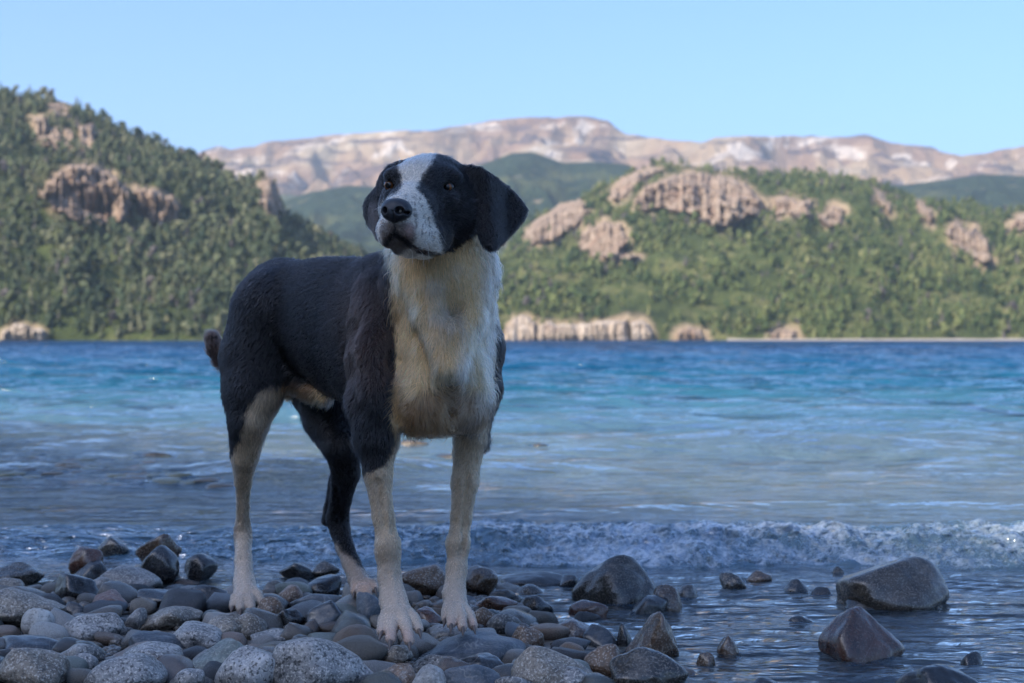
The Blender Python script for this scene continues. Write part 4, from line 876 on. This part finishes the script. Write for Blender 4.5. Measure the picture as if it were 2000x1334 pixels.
def surface_nets(lo, hi, step, fn, coarse=5):
    n = np.ceil((np.array(hi) - lo) / step / coarse).astype(int) * coarse + 1
    ax = [lo[i] + step * np.arange(n[i]) for i in range(3)]
    ca = [a[::coarse] for a in ax]
    G = np.stack(np.meshgrid(*ca, indexing='ij'), -1); cs = G.shape[:3]
    Dc = np.concatenate([fn(g_.reshape(-1, 3)) for g_ in G]).reshape(cs)
    Df = np.repeat(np.repeat(np.repeat(Dc, coarse, 0), coarse, 1), coarse, 2)[:n[0], :n[1], :n[2]].astype(np.float32)
    near = np.abs(Dc) < step * coarse * 2.0
    c2 = near.copy()
    blk = np.zeros(cs, bool)
    for i in (0, 1):
        for j in (0, 1):
            for k in (0, 1):
                sl = near[i:, j:, k:]; blk[:sl.shape[0], :sl.shape[1], :sl.shape[2]] |= sl
    m = np.repeat(np.repeat(np.repeat(blk, coarse, 0), coarse, 1), coarse, 2)[:n[0], :n[1], :n[2]]
    I = np.argwhere(m); vals = np.empty(len(I), np.float32)
    for a in range(0, len(I), 40000):
        q = I[a:a + 40000]; vals[a:a + 40000] = fn(np.stack([ax[0][q[:, 0]], ax[1][q[:, 1]], ax[2][q[:, 2]]], 1))
    Df[m] = vals
    ins = Df < 0
    cnt = np.zeros((n[0] - 1, n[1] - 1, n[2] - 1), np.int8)
    corners = [(i, j, k) for i in (0, 1) for j in (0, 1) for k in (0, 1)]
    for (i, j, k) in corners: cnt += ins[i:n[0] - 1 + i, j:n[1] - 1 + j, k:n[2] - 1 + k]
    act = (cnt > 0) & (cnt < 8); C = np.argwhere(act)
    acc = np.zeros((len(C), 3)); num = np.zeros(len(C))
    cv = {c: Df[C[:, 0] + c[0], C[:, 1] + c[1], C[:, 2] + c[2]] for c in corners}
    for c in corners:
        for a in range(3):
            if c[a] == 0:
                e = list(c); e[a] = 1; e = tuple(e); v0, v1 = cv[c], cv[e]; x_ = (v0 < 0) != (v1 < 0)
                t_ = v0[x_] / (v0[x_] - v1[x_]); pos = np.tile(np.array(c, float), (x_.sum(), 1)); pos[:, a] = t_
                acc[x_] += pos; num[x_] += 1
    V = np.array(lo) + step * (C + acc / num[:, None])
    idx = np.full(act.shape, -1, np.int32); idx[act] = np.arange(len(C))
    Q = []
    for a in range(3):
        sl0 = [slice(None)] * 3; sl1 = [slice(None)] * 3; sl0[a] = slice(0, -1); sl1[a] = slice(1, None)
        ch = ins[tuple(sl0)] != ins[tuple(sl1)]; E = np.argwhere(ch); fl = ins[tuple(sl0)][ch]
        b, c = (a + 1) % 3, (a + 2) % 3
        ok = (E[:, b] > 0) & (E[:, c] > 0) & (E[:, b] < n[b] - 1) & (E[:, c] < n[c] - 1); E = E[ok]; fl = fl[ok]
        quad = []
        for (db, dc) in ((1, 1), (0, 1), (0, 0), (1, 0)):
            T = E.copy(); T[:, b] -= db; T[:, c] -= dc; quad.append(idx[T[:, 0], T[:, 1], T[:, 2]])
        q = np.stack(quad, 1); q[~fl] = q[~fl][:, ::-1]; Q.append(q)
    return V, np.concatenate(Q)

def surf_d(px, py, plist=None, d0=2.3, d1=2.8):      # depth of the surface met at a pixel
    d = np.linspace(d0, d1, 500); f = field(W(np.full(500, px), np.full(500, py), d * SC), plist=plist)
    return d[np.argmax(f < 0)]
# folds: between the breast muscles, between shoulder and breast, tendons of the legs
for pts, rr, k_ in (([(884, 752), (882, 800), (878, 846)], 5, .020), ([(770, 620), (768, 700), (772, 770), (778, 815)], 8, .016), ([(690, 640), (676, 720), (690, 800)], 6, .03), ([(912, 930), (908, 1030), (900, 1085)], 5, .006), ([(893, 940), (889, 1020)], 4, .006), ([(738, 940), (752, 1030)], 4, .006), ([(766, 960), (768, 1040)], 4, .006), ([(468, 960), (466, 1020)], 4, .006), ([(484, 970), (485, 1025)], 4, .006), ([(757, 1120), (762, 1180)], 3, .006), ([(776, 1120), (784, 1180)], 3, .006), ([(470, 1090), (469, 1150)], 3, .006), ([(655, 950), (662, 1005)], 4, .008)):
    q = [(x_, y_, surf_d(x_, y_, None, 2.3, 3.4), rr) for x_, y_ in pts]
    for (a, b) in zip(q[:-1], q[1:]): prims.append(('subcone', (B(*a[:3]), B(*b[:3]), rad(a[3], a[2]), rad(b[3], b[2])), 'chest', k_))
# eye openings and the line of the mouth
EYES = []
for (ex, ey, wl_, hl_, hd_, er) in ((762.0, 361.5, 11.0, 7.4, -34, 12.5), (874.5, 365.5, 11.0, 5.0, -6, 13.0)):
    d = surf_d(ex, ey); EYES.append((ex, ey, d + rad(er, d) / SC + 0.0018, er))
    ell('head', ex, ey, d, 16, wl_, hl_, hd_, .003, sub=True)
for (pts, rr) in (([(771, 437), (771, 456)], 2.2), ([(749, 494), (751, 484), (758, 469), (770, 458), (785, 467), (800, 480), (820, 491), (840, 497), (853, 499)], 3.6)):
    q = [(x_, y_, surf_d(x_, y_) - 0.0005, rr) for x_, y_ in pts]
    for (a, b) in zip(q[:-1], q[1:]): prims.append(('subcone', (B(*a[:3]), B(*b[:3]), rad(a[3], a[2]), rad(b[3], b[2])), 'head', .003))

lo, hi = np.array([-0.56, 1.86, 0.0]), np.array([0.045, 2.72, 0.735])
V, Q = surface_nets(lo, hi, 0.0030, field)
D, gd = field(V, True)
gi = gd.argmin(0)
me = mesh_from('body', V, Q)
N = np.empty(len(V) * 3, np.float32); me.vertices.foreach_get('normal', N); N = N.reshape(-1, 3).astype(float)

# --- the coat: black with a white blaze, muzzle, breast and legs
def coat(P, Nn, g):
    px = 1000 + P[:, 0] * F / P[:, 1]; py = H0 - (P[:, 2] - HC) * F / P[:, 1]
    nz = fbm(P[:, 0] * 60, P[:, 1] * 60, P[:, 2] * 60, 3); nb = fbm(P[:, 0] * 14, P[:, 1] * 14, P[:, 2] * 14, 3); nh = perlin(P[:, 0] * 330, P[:, 1] * 330, P[:, 2] * 120)
    G = {n: (g == i) for i, n in enumerate(GRP)}
    front = -(Nn[:, 1] * 0.9) + Nn[:, 0] * 0.43                    # facing the way the breast faces
    c = np.empty((len(P), 3)); c[:] = (0.0055, 0.0055, 0.0065)
    br = sstep(0.0, 1.0, np.exp(-((px - 722) / 60) ** 2 - ((py - 660) / 120) ** 2) + 0.4 * nb)[:, None]
    c = c + br * np.array([0.016, 0.006, 0.002])
    black = c.copy(); length = np.full(len(P), 0.014)
    cream = np.array([0.74, 0.52, 0.29]) * (1 + 0.25 * nb[:, None]); white = np.array([0.70, 0.63, 0.54]); tan = np.array([0.24, 0.145, 0.08])
    def put(w, colr):
        nonlocal c
        w = np.clip(w, 0, 1)[:, None]; c = c * (1 - w) + colr * w
    jag = 9 * nz + 6 * nh
    # breast and throat
    xl = np.interp(py, [470, 500, 560, 600, 650, 700, 760, 820, 865], [725, 764, 765, 766, 770, 772, 768, 760, 772])
    xr = np.interp(py, [480, 560, 600, 650, 700, 760, 820, 865], [978, 970, 974, 973, 968, 962, 953, 945])
    bib = np.minimum(px - xl, xr - px) + jag
    body = G['chest'] | G['neck'] | G['trunk'] | ((G['rf'] | G['lf']) & (py < 850))
    bw = sstep(-3, 6, bib) * body * sstep(-0.35, 0.0, front + 0.1 * nz) * (P[:, 1] < 2.24)
    colr = cream.copy()
    w1 = np.exp(-((px - 860) / 34) ** 2 - ((py - 620) / 90) ** 2)[:, None]; colr = colr * (1 - 0.45 * w1) + tan * 0.45 * w1
    w2 = (sstep(745, 770, py + 14 * nb + 16 * np.cos((px - 872) / 26)) * sstep(0, 40, px - xl))[:, None] * 0.9; colr = colr * (1 - w2) + tan * w2
    w3 = (sstep(925, 965, px) * sstep(800, 700, py))[:, None] * 0.7; colr = colr * (1 - w3) + white * w3  # whiter right edge: light from that side put into the coat
    w4 = np.exp(-((px - 905) / 14) ** 2 - ((py - 720) / 60) ** 2)[:, None] * 0.6; colr = colr * (1 - w4) + white * w4
    w5 = sstep(0.10, 0.5, nb + 0.3 * fbm(P[:, 0] * 30, P[:, 1] * 30, P[:, 2] * 9, 2))[:, None] * 0.55; colr = colr * (1 - w5) + white * w5
    w6 = sstep(0.12, 0.5, fbm(P[:, 0] * 34 + 9, P[:, 1] * 34, P[:, 2] * 10, 3))[:, None] * 0.55; colr = colr * (1 - w6) + tan * 1.1 * w6
    put(bw, colr)
    # legs
    leg_c = np.array([0.50, 0.385, 0.265]); paw = np.array([0.58, 0.475, 0.39])
    def legcol(y0, y1): k = sstep(y0, y1, py)[:, None]; return (leg_c * (1 + 0.32 * nb[:, None] + 0.22 * nz[:, None])) * (1 - k) + paw * (1 + 0.2 * nb[:, None]) * k
    xb = np.interp(py, [700, 760, 850, 885, 910, 935], [764, 764, 772, 766, 752, 690])
    put(sstep(-4, 5, px - xb + jag) * G['rf'] * (py > 800), legcol(1020, 1200))
    put(sstep(-4, 5, np.interp(py, [780, 900, 960, 990], [955, 944, 938, 1000]) - px + jag) * G['lf'] * (py > 790), legcol(1020, 1190))
    xb = np.interp(py, [750, 765, 800, 840, 887, 905], [530, 505, 486, 474, 456, 400])
    put(sstep(-4, 5, px - xb + jag) * G['rh'] * sstep(748, 768, py + jag) * (Nn[:, 1] < 0.5), legcol(930, 1150) * 1.04)
    hk = np.exp(-((py - 1035) / 22) ** 2) * np.clip((np.abs(px - 475) - 9) / 8, 0, 1) * G['rh']; put(hk * 0.6, np.array([0.22, 0.13, 0.09]))
    put(sstep(-9, 9, (py - 1078) - 0.9 * (px - 672) + jag) * G['lh'] * (py > 1040), np.array([0.40, 0.32, 0.26]) * np.ones((len(P), 1)))
    put(sstep(1125, 1145, py) * G['lh'], paw * np.array([1.0, 0.86, 0.8]))
    for q in ('rf', 'lf', 'rh'):                                     # pink between the toes
        put(G[q] * sstep({'rf': 1215, 'lf': 1195, 'rh': 1172}[q], {'rf': 1240, 'lf': 1220, 'rh': 1186}[q], py) * 0.55 * (nb > -0.1), np.array([0.55, 0.36, 0.30]))
    # belly
    put(G['belly'] * sstep(742, 758, py + jag), tan * 1.2); put(G['belly'] * sstep(606, 622, px) * sstep(748, 762, py), cream * 0.85)
    put(G['belly'] * sstep(635, 645, px + py * 0.2 - 155), white)
    put(G['tail'] * 1.0, np.array([0.045, 0.028, 0.022]))
    # head
    hd = G['head']
    blaze = [(766,317),(780,306),(800,296),(822,292),(850,296),(840,318),(830,338),(818,356),(812,368),(826,380),(838,402),(847,430),(855,458),(862,485),(858,508),(800,520),(740,520),(725,480),(728,440),(735,412),(744,400),(757,389),(772,378),(784,366),(785,345),(776,328)]
    bl = poly_sd(px, py, blaze) + 0.55 * jag
    wcol = white * np.array([0.98, 1.0, 1.02]) * (1 + 0.12 * nb[:, None])
    gtop = sstep(350, 310, py)[:, None] * 0.35; wcol = wcol * (1 - gtop) + np.array([0.42, 0.38, 0.34]) * gtop
    put(sstep(3, -3, bl) * hd * (Nn[:, 1] < 0.55), wcol)
    ft = sstep(0.16, 0.26, fbm(P[:, 0] * 170, P[:, 1] * 170, P[:, 2] * 170 + 3, 2)) * sstep(372, 385, py) * (py < 470) * hd
    put(ft * 0.7, np.array([0.06, 0.055, 0.06]))                    # ticking on the muzzle
    mouth = [(746,432),(802,434),(812,450),(812,472),(792,490),(772,500),(756,498),(746,474),(743,452)]
    put(sstep(5, -5, poly_sd(px, py, mouth) + 7 * nz) * hd * 0.9 * (P[:, 1] < 2.04), np.array([0.075, 0.055, 0.045]))
    put(np.exp(-((px - 800) / 9) ** 2 - ((py - 452) / 14) ** 2) * hd * 0.6, np.array([0.62, 0.42, 0.37]))
    def seg(pl):
        o = np.full(len(px), 1e3)
        for (a, b) in zip(pl[:-1], pl[1:]):
            e = np.array(b, float) - a; t_ = np.clip(((px - a[0]) * e[0] + (py - a[1]) * e[1]) / (e @ e), 0, 1); o = np.minimum(o, np.hypot(px - a[0] - e[0] * t_, py - a[1] - e[1] * t_))
        return o
    line = np.minimum(seg([(771, 437), (771, 456)]) + 2, seg([(749, 494), (751, 484), (758, 469), (770, 458), (785, 467), (800, 480), (820, 491), (840, 497), (853, 499)]))
    put(sstep(6.5, 3.5, line + 1.5 * nz) * hd, np.array([0.012, 0.010, 0.010]))
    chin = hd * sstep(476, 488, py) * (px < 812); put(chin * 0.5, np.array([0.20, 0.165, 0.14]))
    for (ex, ey, ed, er) in EYES: put(sstep(19, 13, np.hypot(px - ex, (py - ey) * 1.35)) * hd, np.array([0.008, 0.007, 0.007]))
    put(G['ear'] * sstep(-2, 4, px - 722 + 8 * nb) * (px < 760) * sstep(385, 405, py) * 0.7, np.array([0.14, 0.12, 0.12]))
    # hair lengths
    L = np.where(G['trunk'], 0.010, 0.008); L = np.where(G['chest'] | G['neck'], np.interp(py, [480, 560, 740, 800], [0.011, 0.013, 0.015, 0.013]), L)
    L = np.where(G['rf'] | G['lf'] | G['rh'] | G['lh'], np.interp(py, [700, 850, 900, 1100, 1180], [0.010, 0.011, 0.006, 0.0038, 0.0025]), L)
    L = np.where(G['lh'] & (py < 880), 0.013, L); L = np.where(G['belly'], 0.016, L); L = np.where(G['tail'], 0.014, L)
    L = np.where(G['head'], np.interp(P[:, 1], [1.94, 1.99, 2.03, 2.10], [0.0022, 0.0035, 0.0055, 0.009]), L); L = np.where(G['ear'], 0.006, L)
    return np.clip(c, 0.004, 0.9), L, px, py
Cc, Ll, PX, PY = coat(V, N, gi)
attr_c(me, 'col', Cc)

dog = bpy.data.objects.new('dog', None); COL.objects.link(dog); dog.location = (-0.28, 2.25, 0.03)
dog['label'] = 'black and white dog standing on the stones with raised head'; dog['category'] = 'dog'
def kid(name, data, mat, parent=None):
    o = link(name, data, mat); o.parent = parent or dog
    o.matrix_parent_inverse = Matrix.Translation(-dog.location) if parent is None else Matrix.Identity(4)
    return o
t = NT('coat_skin'); b = t.n('BsdfPrincipled', i_Base_Color=t.mix(1.0, t.attr('col').outputs['Color'], (0.8, 0.78, 0.76), 'MULTIPLY'), i_Roughness=0.7)
b.inputs['Specular IOR Level'].default_value = 0.25
dog_body = kid('body', me, t.surf(b))

# --- fur strands
tri = np.concatenate([Q[:, [0, 1, 2]], Q[:, [0, 2, 3]]])
a, b_, c_ = V[tri[:, 0]], V[tri[:, 1]], V[tri[:, 2]]
A = 0.5 * np.linalg.norm(np.cross(b_ - a, c_ - a), axis=1)
cen = (a + b_ + c_) / 3; nt_ = (N[tri[:, 0]] + N[tri[:, 1]] + N[tri[:, 2]]); nt_ /= np.linalg.norm(nt_, axis=1)[:, None] + 1e-9
view = -cen + np.array([0, 0, HC]); view /= np.linalg.norm(view, axis=1)[:, None]
fac = (nt_ * view).sum(1)
wgt = A * np.where(fac > -0.25, 1.0, 0.35) * np.where(np.isin(gi[tri[:, 0]], [GRP.index('head'), GRP.index('ear')]), 2.6, 1.0)
NH = 230000
ti = rng.choice(len(tri), NH, p=wgt / wgt.sum())
r1, r2 = rng.random((2, NH, 1)); s1 = np.sqrt(r1)
P0 = (1 - s1) * a[ti] + s1 * (1 - r2) * b_[ti] + s1 * r2 * c_[ti]
Nh = nt_[ti]; gh = gi[tri[ti, 0]]
Ch = Cc[tri[ti, 0]].copy(); Lh = Ll[tri[ti, 0]] * rng.uniform(0.65, 1.25, NH)
hpx = PX[tri[ti, 0]]; hpy = PY[tri[ti, 0]]
keep = np.ones(NH, bool)
for (ex, ey, ed, er) in EYES: keep &= ~((np.hypot(hpx - ex, (hpy - ey) * 1.2) < 12.5) & (P0[:, 1] < 2.12))
keep &= ~((np.hypot(hpx - 772, (hpy - 411) * 1.2) < 27) & (P0[:, 1] < 1.965))
# the way the hair lies
flow = np.zeros((NH, 3)); fwd = np.array([0.6, -0.8, 0.0])
def fl_(names, v):
    m = np.isin(gh, [GRP.index(n) for n in names]); flow[m] = v
fl_(['trunk', 'belly'], -fwd * 0.85 + np.array([0, 0, -0.55])); fl_(['chest'], np.array([0, -0.1, -1.0])); fl_(['neck'], np.array([0.1, 0.25, -1.0]))
fl_(['rf', 'lf', 'rh', 'lh'], np.array([-0.1, 0.2, -1.0])); fl_(['tail'], np.array([-0.35, 0.1, 0.9])); fl_(['ear'], np.array([0.25, 0.1, -1.0]))
mh = gh == GRP.index('head'); flow[mh] = np.array([0.34, 0.94, 0.10])
mc = (gh == GRP.index('chest')) & (hpy > 745)                         # swirls on the breast muscles
cx_ = np.where(hpx < 885, 828, 925); flow[mc] = np.stack([(hpx - cx_) * 0.012, np.full(NH, -0.2), -(hpy - 770) * 0.012 - 0.25], 1)[mc]
mlh = np.isin(gh, [GRP.index('rh'), GRP.index('lh')]) & (hpy < 850); flow[mlh] = np.array([-0.35, 0.35, -0.9])
sw = np.stack([fbm(P0[:, 0] * 25, P0[:, 1] * 25, P0[:, 2] * 25 + s, 2) for s in (0.0, 20.0, 40.0)], 1)
flow = flow / (np.linalg.norm(flow, axis=1)[:, None] + 1e-9) + 0.42 * sw + 0.16 * rng.normal(size=(NH, 3))
flow -= (flow * Nh).sum(1)[:, None] * Nh; flow /= np.linalg.norm(flow, axis=1)[:, None] + 1e-9
flow0 = flow / (np.linalg.norm(flow, axis=1)[:, None] + 1e-9)
crs = np.cross(Nh, flow0)
stk = perlin((P0 * crs).sum(1) * 330, (P0 * flow0).sum(1) * 55, (P0 * Nh).sum(1) * 20) + 0.6 * perlin((P0 * crs).sum(1) * 130, (P0 * flow0).sum(1) * 28, 5.0)
tuft = np.where(gh == GRP.index('chest'), np.clip(fbm(P0[:, 0] * 38, P0[:, 1] * 38, P0[:, 2] * 22, 2) * 2.2, 0, 0.9), 0)
Lh = Lh * np.clip(1 + 0.45 * stk + tuft, 0.5, 2.2)
lift = np.where(np.isin(gh, [GRP.index('chest'), GRP.index('neck')]), 0.25, 0.14)[:, None] * rng.uniform(0.6, 1.4, (NH, 1)) * np.clip(1 + 0.8 * stk, 0.3, 2.2)[:, None]
pts = np.stack([P0 - Nh * 0.0008, P0 + (flow * 0.36 + Nh * lift * 0.75) * Lh[:, None], P0 + (flow * 0.70 + Nh * lift * 1.0) * Lh[:, None], P0 + (flow * 1.0 + Nh * lift * 0.85 + np.array([0, 0, -0.06])) * Lh[:, None]], 1)
var = rng.uniform(0.72, 1.22, (NH, 1)) * (1 + 0.35 * fbm(P0[:, 0] * 45, P0[:, 1] * 45, P0[:, 2] * 45, 3))[:, None]
Ch = Ch ** np.where(Ch.max(1) > 0.06, 1.22, 1.0)[:, None]
Ch = np.clip(Ch * var * np.clip(1 + 0.75 * stk, 0.25, 2.0)[:, None], 0.003, 0.92)
pts, Ch, Lh2, gh2 = pts[keep], Ch[keep], Lh[keep], gh[keep]; NH = len(pts)
hc = bpy.data.hair_curves.new('fur'); hc.add_curves([4] * NH)
hc.points.foreach_set('position', pts.astype(np.float32).ravel())
rad_ = np.tile(np.array([0.00034, 0.00031, 0.00022, 0.00004], np.float32), (NH, 1)); rad_[np.isin(gh2, [3, 4])] *= 0.7
hc.points.foreach_set('radius', rad_.ravel())
ca = hc.attributes.new('col', 'FLOAT_COLOR', 'CURVE'); cc = np.ones((NH, 4), np.float32); cc[:, :3] = Ch; ca.data.foreach_set('color', cc.ravel())
t = NT('fur'); col = t.attr('col').outputs['Color']
ph = t.n('BsdfHairPrincipled', parametrization='COLOR', i_Color=col, i_Roughness=0.28)
t.put(ph.inputs['IOR'], t.math('SUBTRACT', 1.50, t.math('MULTIPLY', t.math('MULTIPLY', col, 3.0, True), 0.20)))
ph.inputs['Radial Roughness'].default_value = 0.45
FUR = t.surf(ph)
kid('fur', hc, FUR)

# --- eyes
def eye_mat():
    t = NT('dog_eye'); tc = t.n('TexCoord').outputs['Object']
    s = t.n('SeparateXYZ', i_0=tc); rr = t.math('SQRT', t.math('ADD', t.math('POWER', s.outputs[0], 2.0), t.math('POWER', s.outputs[2], 2.0)))
    c = t.ramp(rr, (0.0, (0.004, 0.003, 0.003)), (0.42, (0.004, 0.003, 0.003)), (0.50, (0.12, 0.042, 0.010)), (0.68, (0.17, 0.062, 0.014)), (0.76, (0.012, 0.008, 0.007)), (0.9, (0.02, 0.014, 0.012)))
    b = t.n('BsdfPrincipled', i_Base_Color=c, i_Roughness=0.25); b.inputs['Specular IOR Level'].default_value = 0.35; b.inputs['Coat Weight'].default_value = 0.35; b.inputs['Coat Roughness'].default_value = 0.03
    return t.surf(b)
EM = eye_mat(); bm = bmesh.new(); bmesh.ops.create_uvsphere(bm, u_segments=40, v_segments=24, radius=1.0); eme = bpy.data.meshes.new('eye'); bm.to_mesh(eme); bm.free(); eme.materials.append(EM)
for p in eme.polygons: p.use_smooth = True
for (ex, ey, ed, er) in EYES:
    o = bpy.data.objects.new('eye', eme); COL.objects.link(o); o.parent = dog; o.matrix_parent_inverse = Matrix.Translation(-dog.location)
    rr = rad(er, ed); o.location = B(ex, ey, ed); o.scale = (rr, rr, rr); o.rotation_euler = (R(8), 0, R(-16 if ex < 800 else -9))

# --- nose
NP = []
def nl(*a, **k):
    prims_n = len(prims); ell('head', *a, **k); NP.append(prims.pop())
nl(773, 402, 2.412, 24, 28, 15, HT, .006); nl(772, 416, 2.402, 19, 24, 18, HT, .008); nl(757, 412, 2.400, 15, 12, 13, HT, .006); nl(792, 412, 2.402, 17, 13, 14, HT, .006)
for (x_, y_, w_, h_, hd_, dp) in ((751, 411, 5.0, 6.5, -45, 15), (780, 411, 8.5, 7.0, -8, 17), (745.5, 417, 2.6, 3.2, -60, 9), (795, 416, 6.5, 2.8, 20, 9)):
    nl(x_, y_, surf_d(x_, y_, NP) + 0.002, dp, w_, h_, hd_, .0025, sub=True)
_q = [(x_, y_, surf_d(x_, y_, NP) - 0.0004) for x_, y_ in ((766, 412), (768, 422), (770, 432))]
for (a_, b_) in zip(_q[:-1], _q[1:]): NP.append(('subcone', (B(*a_), B(*b_), rad(1.8, 2.4), rad(2.0, 2.4)), 'head', .002))
Vn, Qn = surface_nets(B(735, 445, 2.36) - np.array([.004, 0.012, .004]), B(812, 378, 2.46) + np.array([.004, .004, .004]), 0.0009, lambda p: field(p, plist=NP))
me = mesh_from('nose', Vn, Qn)
t = NT('dog_nose'); P = t.n('NewGeometry').outputs['Position']; vo = t.n('TexVoronoi', i_Vector=P, i_Scale=900.0)
b = t.n('BsdfPrincipled', i_Base_Color=(0.012, 0.013, 0.017, 1), i_Roughness=0.36); t.put(b.inputs['Normal'], t.bump(vo.outputs['Distance'], 0.5, 0.0006))
kid('nose', me, t.surf(b))

# --- claws
t = NT('claw'); CLAW = t.surf(t.n('BsdfPrincipled', i_Base_Color=(0.10, 0.075, 0.065, 1), i_Roughness=0.4))
for (px, py, d, dx) in ((744,1240,2.465,-1),(762,1256,2.445,-.3),(800,1260,2.445,.3),(820,1236,2.475,1),(869,1214,2.61,-1),(881,1226,2.575,0),(904,1231,2.575,.2),(926,1228,2.60,1),(454,1189,2.95,-1),(470,1194,2.93,0),(491,1193,2.93,.2),(511,1181,2.96,1),(692,1160,2.96,-1),(705,1169,2.93,0),(720,1166,2.93,.2),(734,1154,2.95,1)):
    p = B(px, py, d); dr = np.array([dx * 0.25, -0.75, -0.6]); dr /= np.linalg.norm(dr); rings, n = [], 8
    u = np.cross(dr, [0, 0, 1.0]); u /= np.linalg.norm(u); v = np.cross(dr, u)
    for s_, r_ in ((-.006, .0030), (0.0, .0028), (.004, .0020), (.007, .0010), (.0085, .0002)):
        cc_ = p + dr * s_ + np.array([0, 0, -1]) * (max(s_, 0) ** 2) * 30; rings.append([cc_ + r_ * (u * math.cos(q) + v * math.sin(q)) for q in np.linspace(0, 2 * math.pi, n, endpoint=False)])
    VV = np.array(rings).reshape(-1, 3); FF = [(i * n + j, i * n + (j + 1) % n, (i + 1) * n + (j + 1) % n, (i + 1) * n + j) for i in range(4) for j in range(n)]
    kid('claw', mesh_from('claw', VV, FF), CLAW)

# --- whiskers
wh = []
for (a_, b_) in (((838,455,2.46),(868,486,2.47)),((842,446,2.47),(872,478,2.50)),((846,462,2.48),(862,500,2.48)),((830,470,2.44),(838,512,2.42)),((748,412,2.43),(731,410,2.38)),((750,440,2.43),(732,452,2.38)),((800,486,2.44),(806,516,2.42)),((818,488,2.45),(828,520,2.43))):
    A_, B_ = B(*a_), B(*b_); M_ = (A_ + B_) / 2 + np.array([0.002, -0.003, 0.004]); wh.append([A_, A_ * .5 + M_ * .5 + np.array([0, 0, .0006]), M_, B_])
hw_ = bpy.data.hair_curves.new('whiskers'); hw_.add_curves([4] * len(wh)); hw_.points.foreach_set('position', np.array(wh, np.float32).ravel())
hw_.points.foreach_set('radius', np.tile(np.array([.00028, .00024, .00018, .00008], np.float32), len(wh)))
t = NT('whisker'); ph = t.n('BsdfHairPrincipled', parametrization='COLOR', i_Color=(0.85, 0.84, 0.82, 1)); kid('whiskers', hw_, t.surf(ph))

# ------------------------------------------------------------------ the air between here and the mountains
_b = [(x, y, z) for x in (-9500, 9500) for y in (-400, 13000) for z in (-13, 1500)]
me = mesh_from('haze', _b, [(0, 1, 3, 2), (4, 6, 7, 5), (0, 4, 5, 1), (2, 3, 7, 6), (0, 2, 6, 4), (1, 5, 7, 3)], smooth=False)
t = NT('haze'); v = t.n('VolumePrincipled'); v.inputs['Color'].default_value = (0.62, 0.80, 1.0, 1); v.inputs['Density'].default_value = 6.0e-5; v.inputs['Anisotropy'].default_value = 0.1
t.t.links.new(v.outputs[0], t.out.inputs['Volume']); t.m.cycles.homogeneous_volume = True if hasattr(t.m.cycles, 'homogeneous_volume') else None
link('haze', me, t.m, kind='stuff')
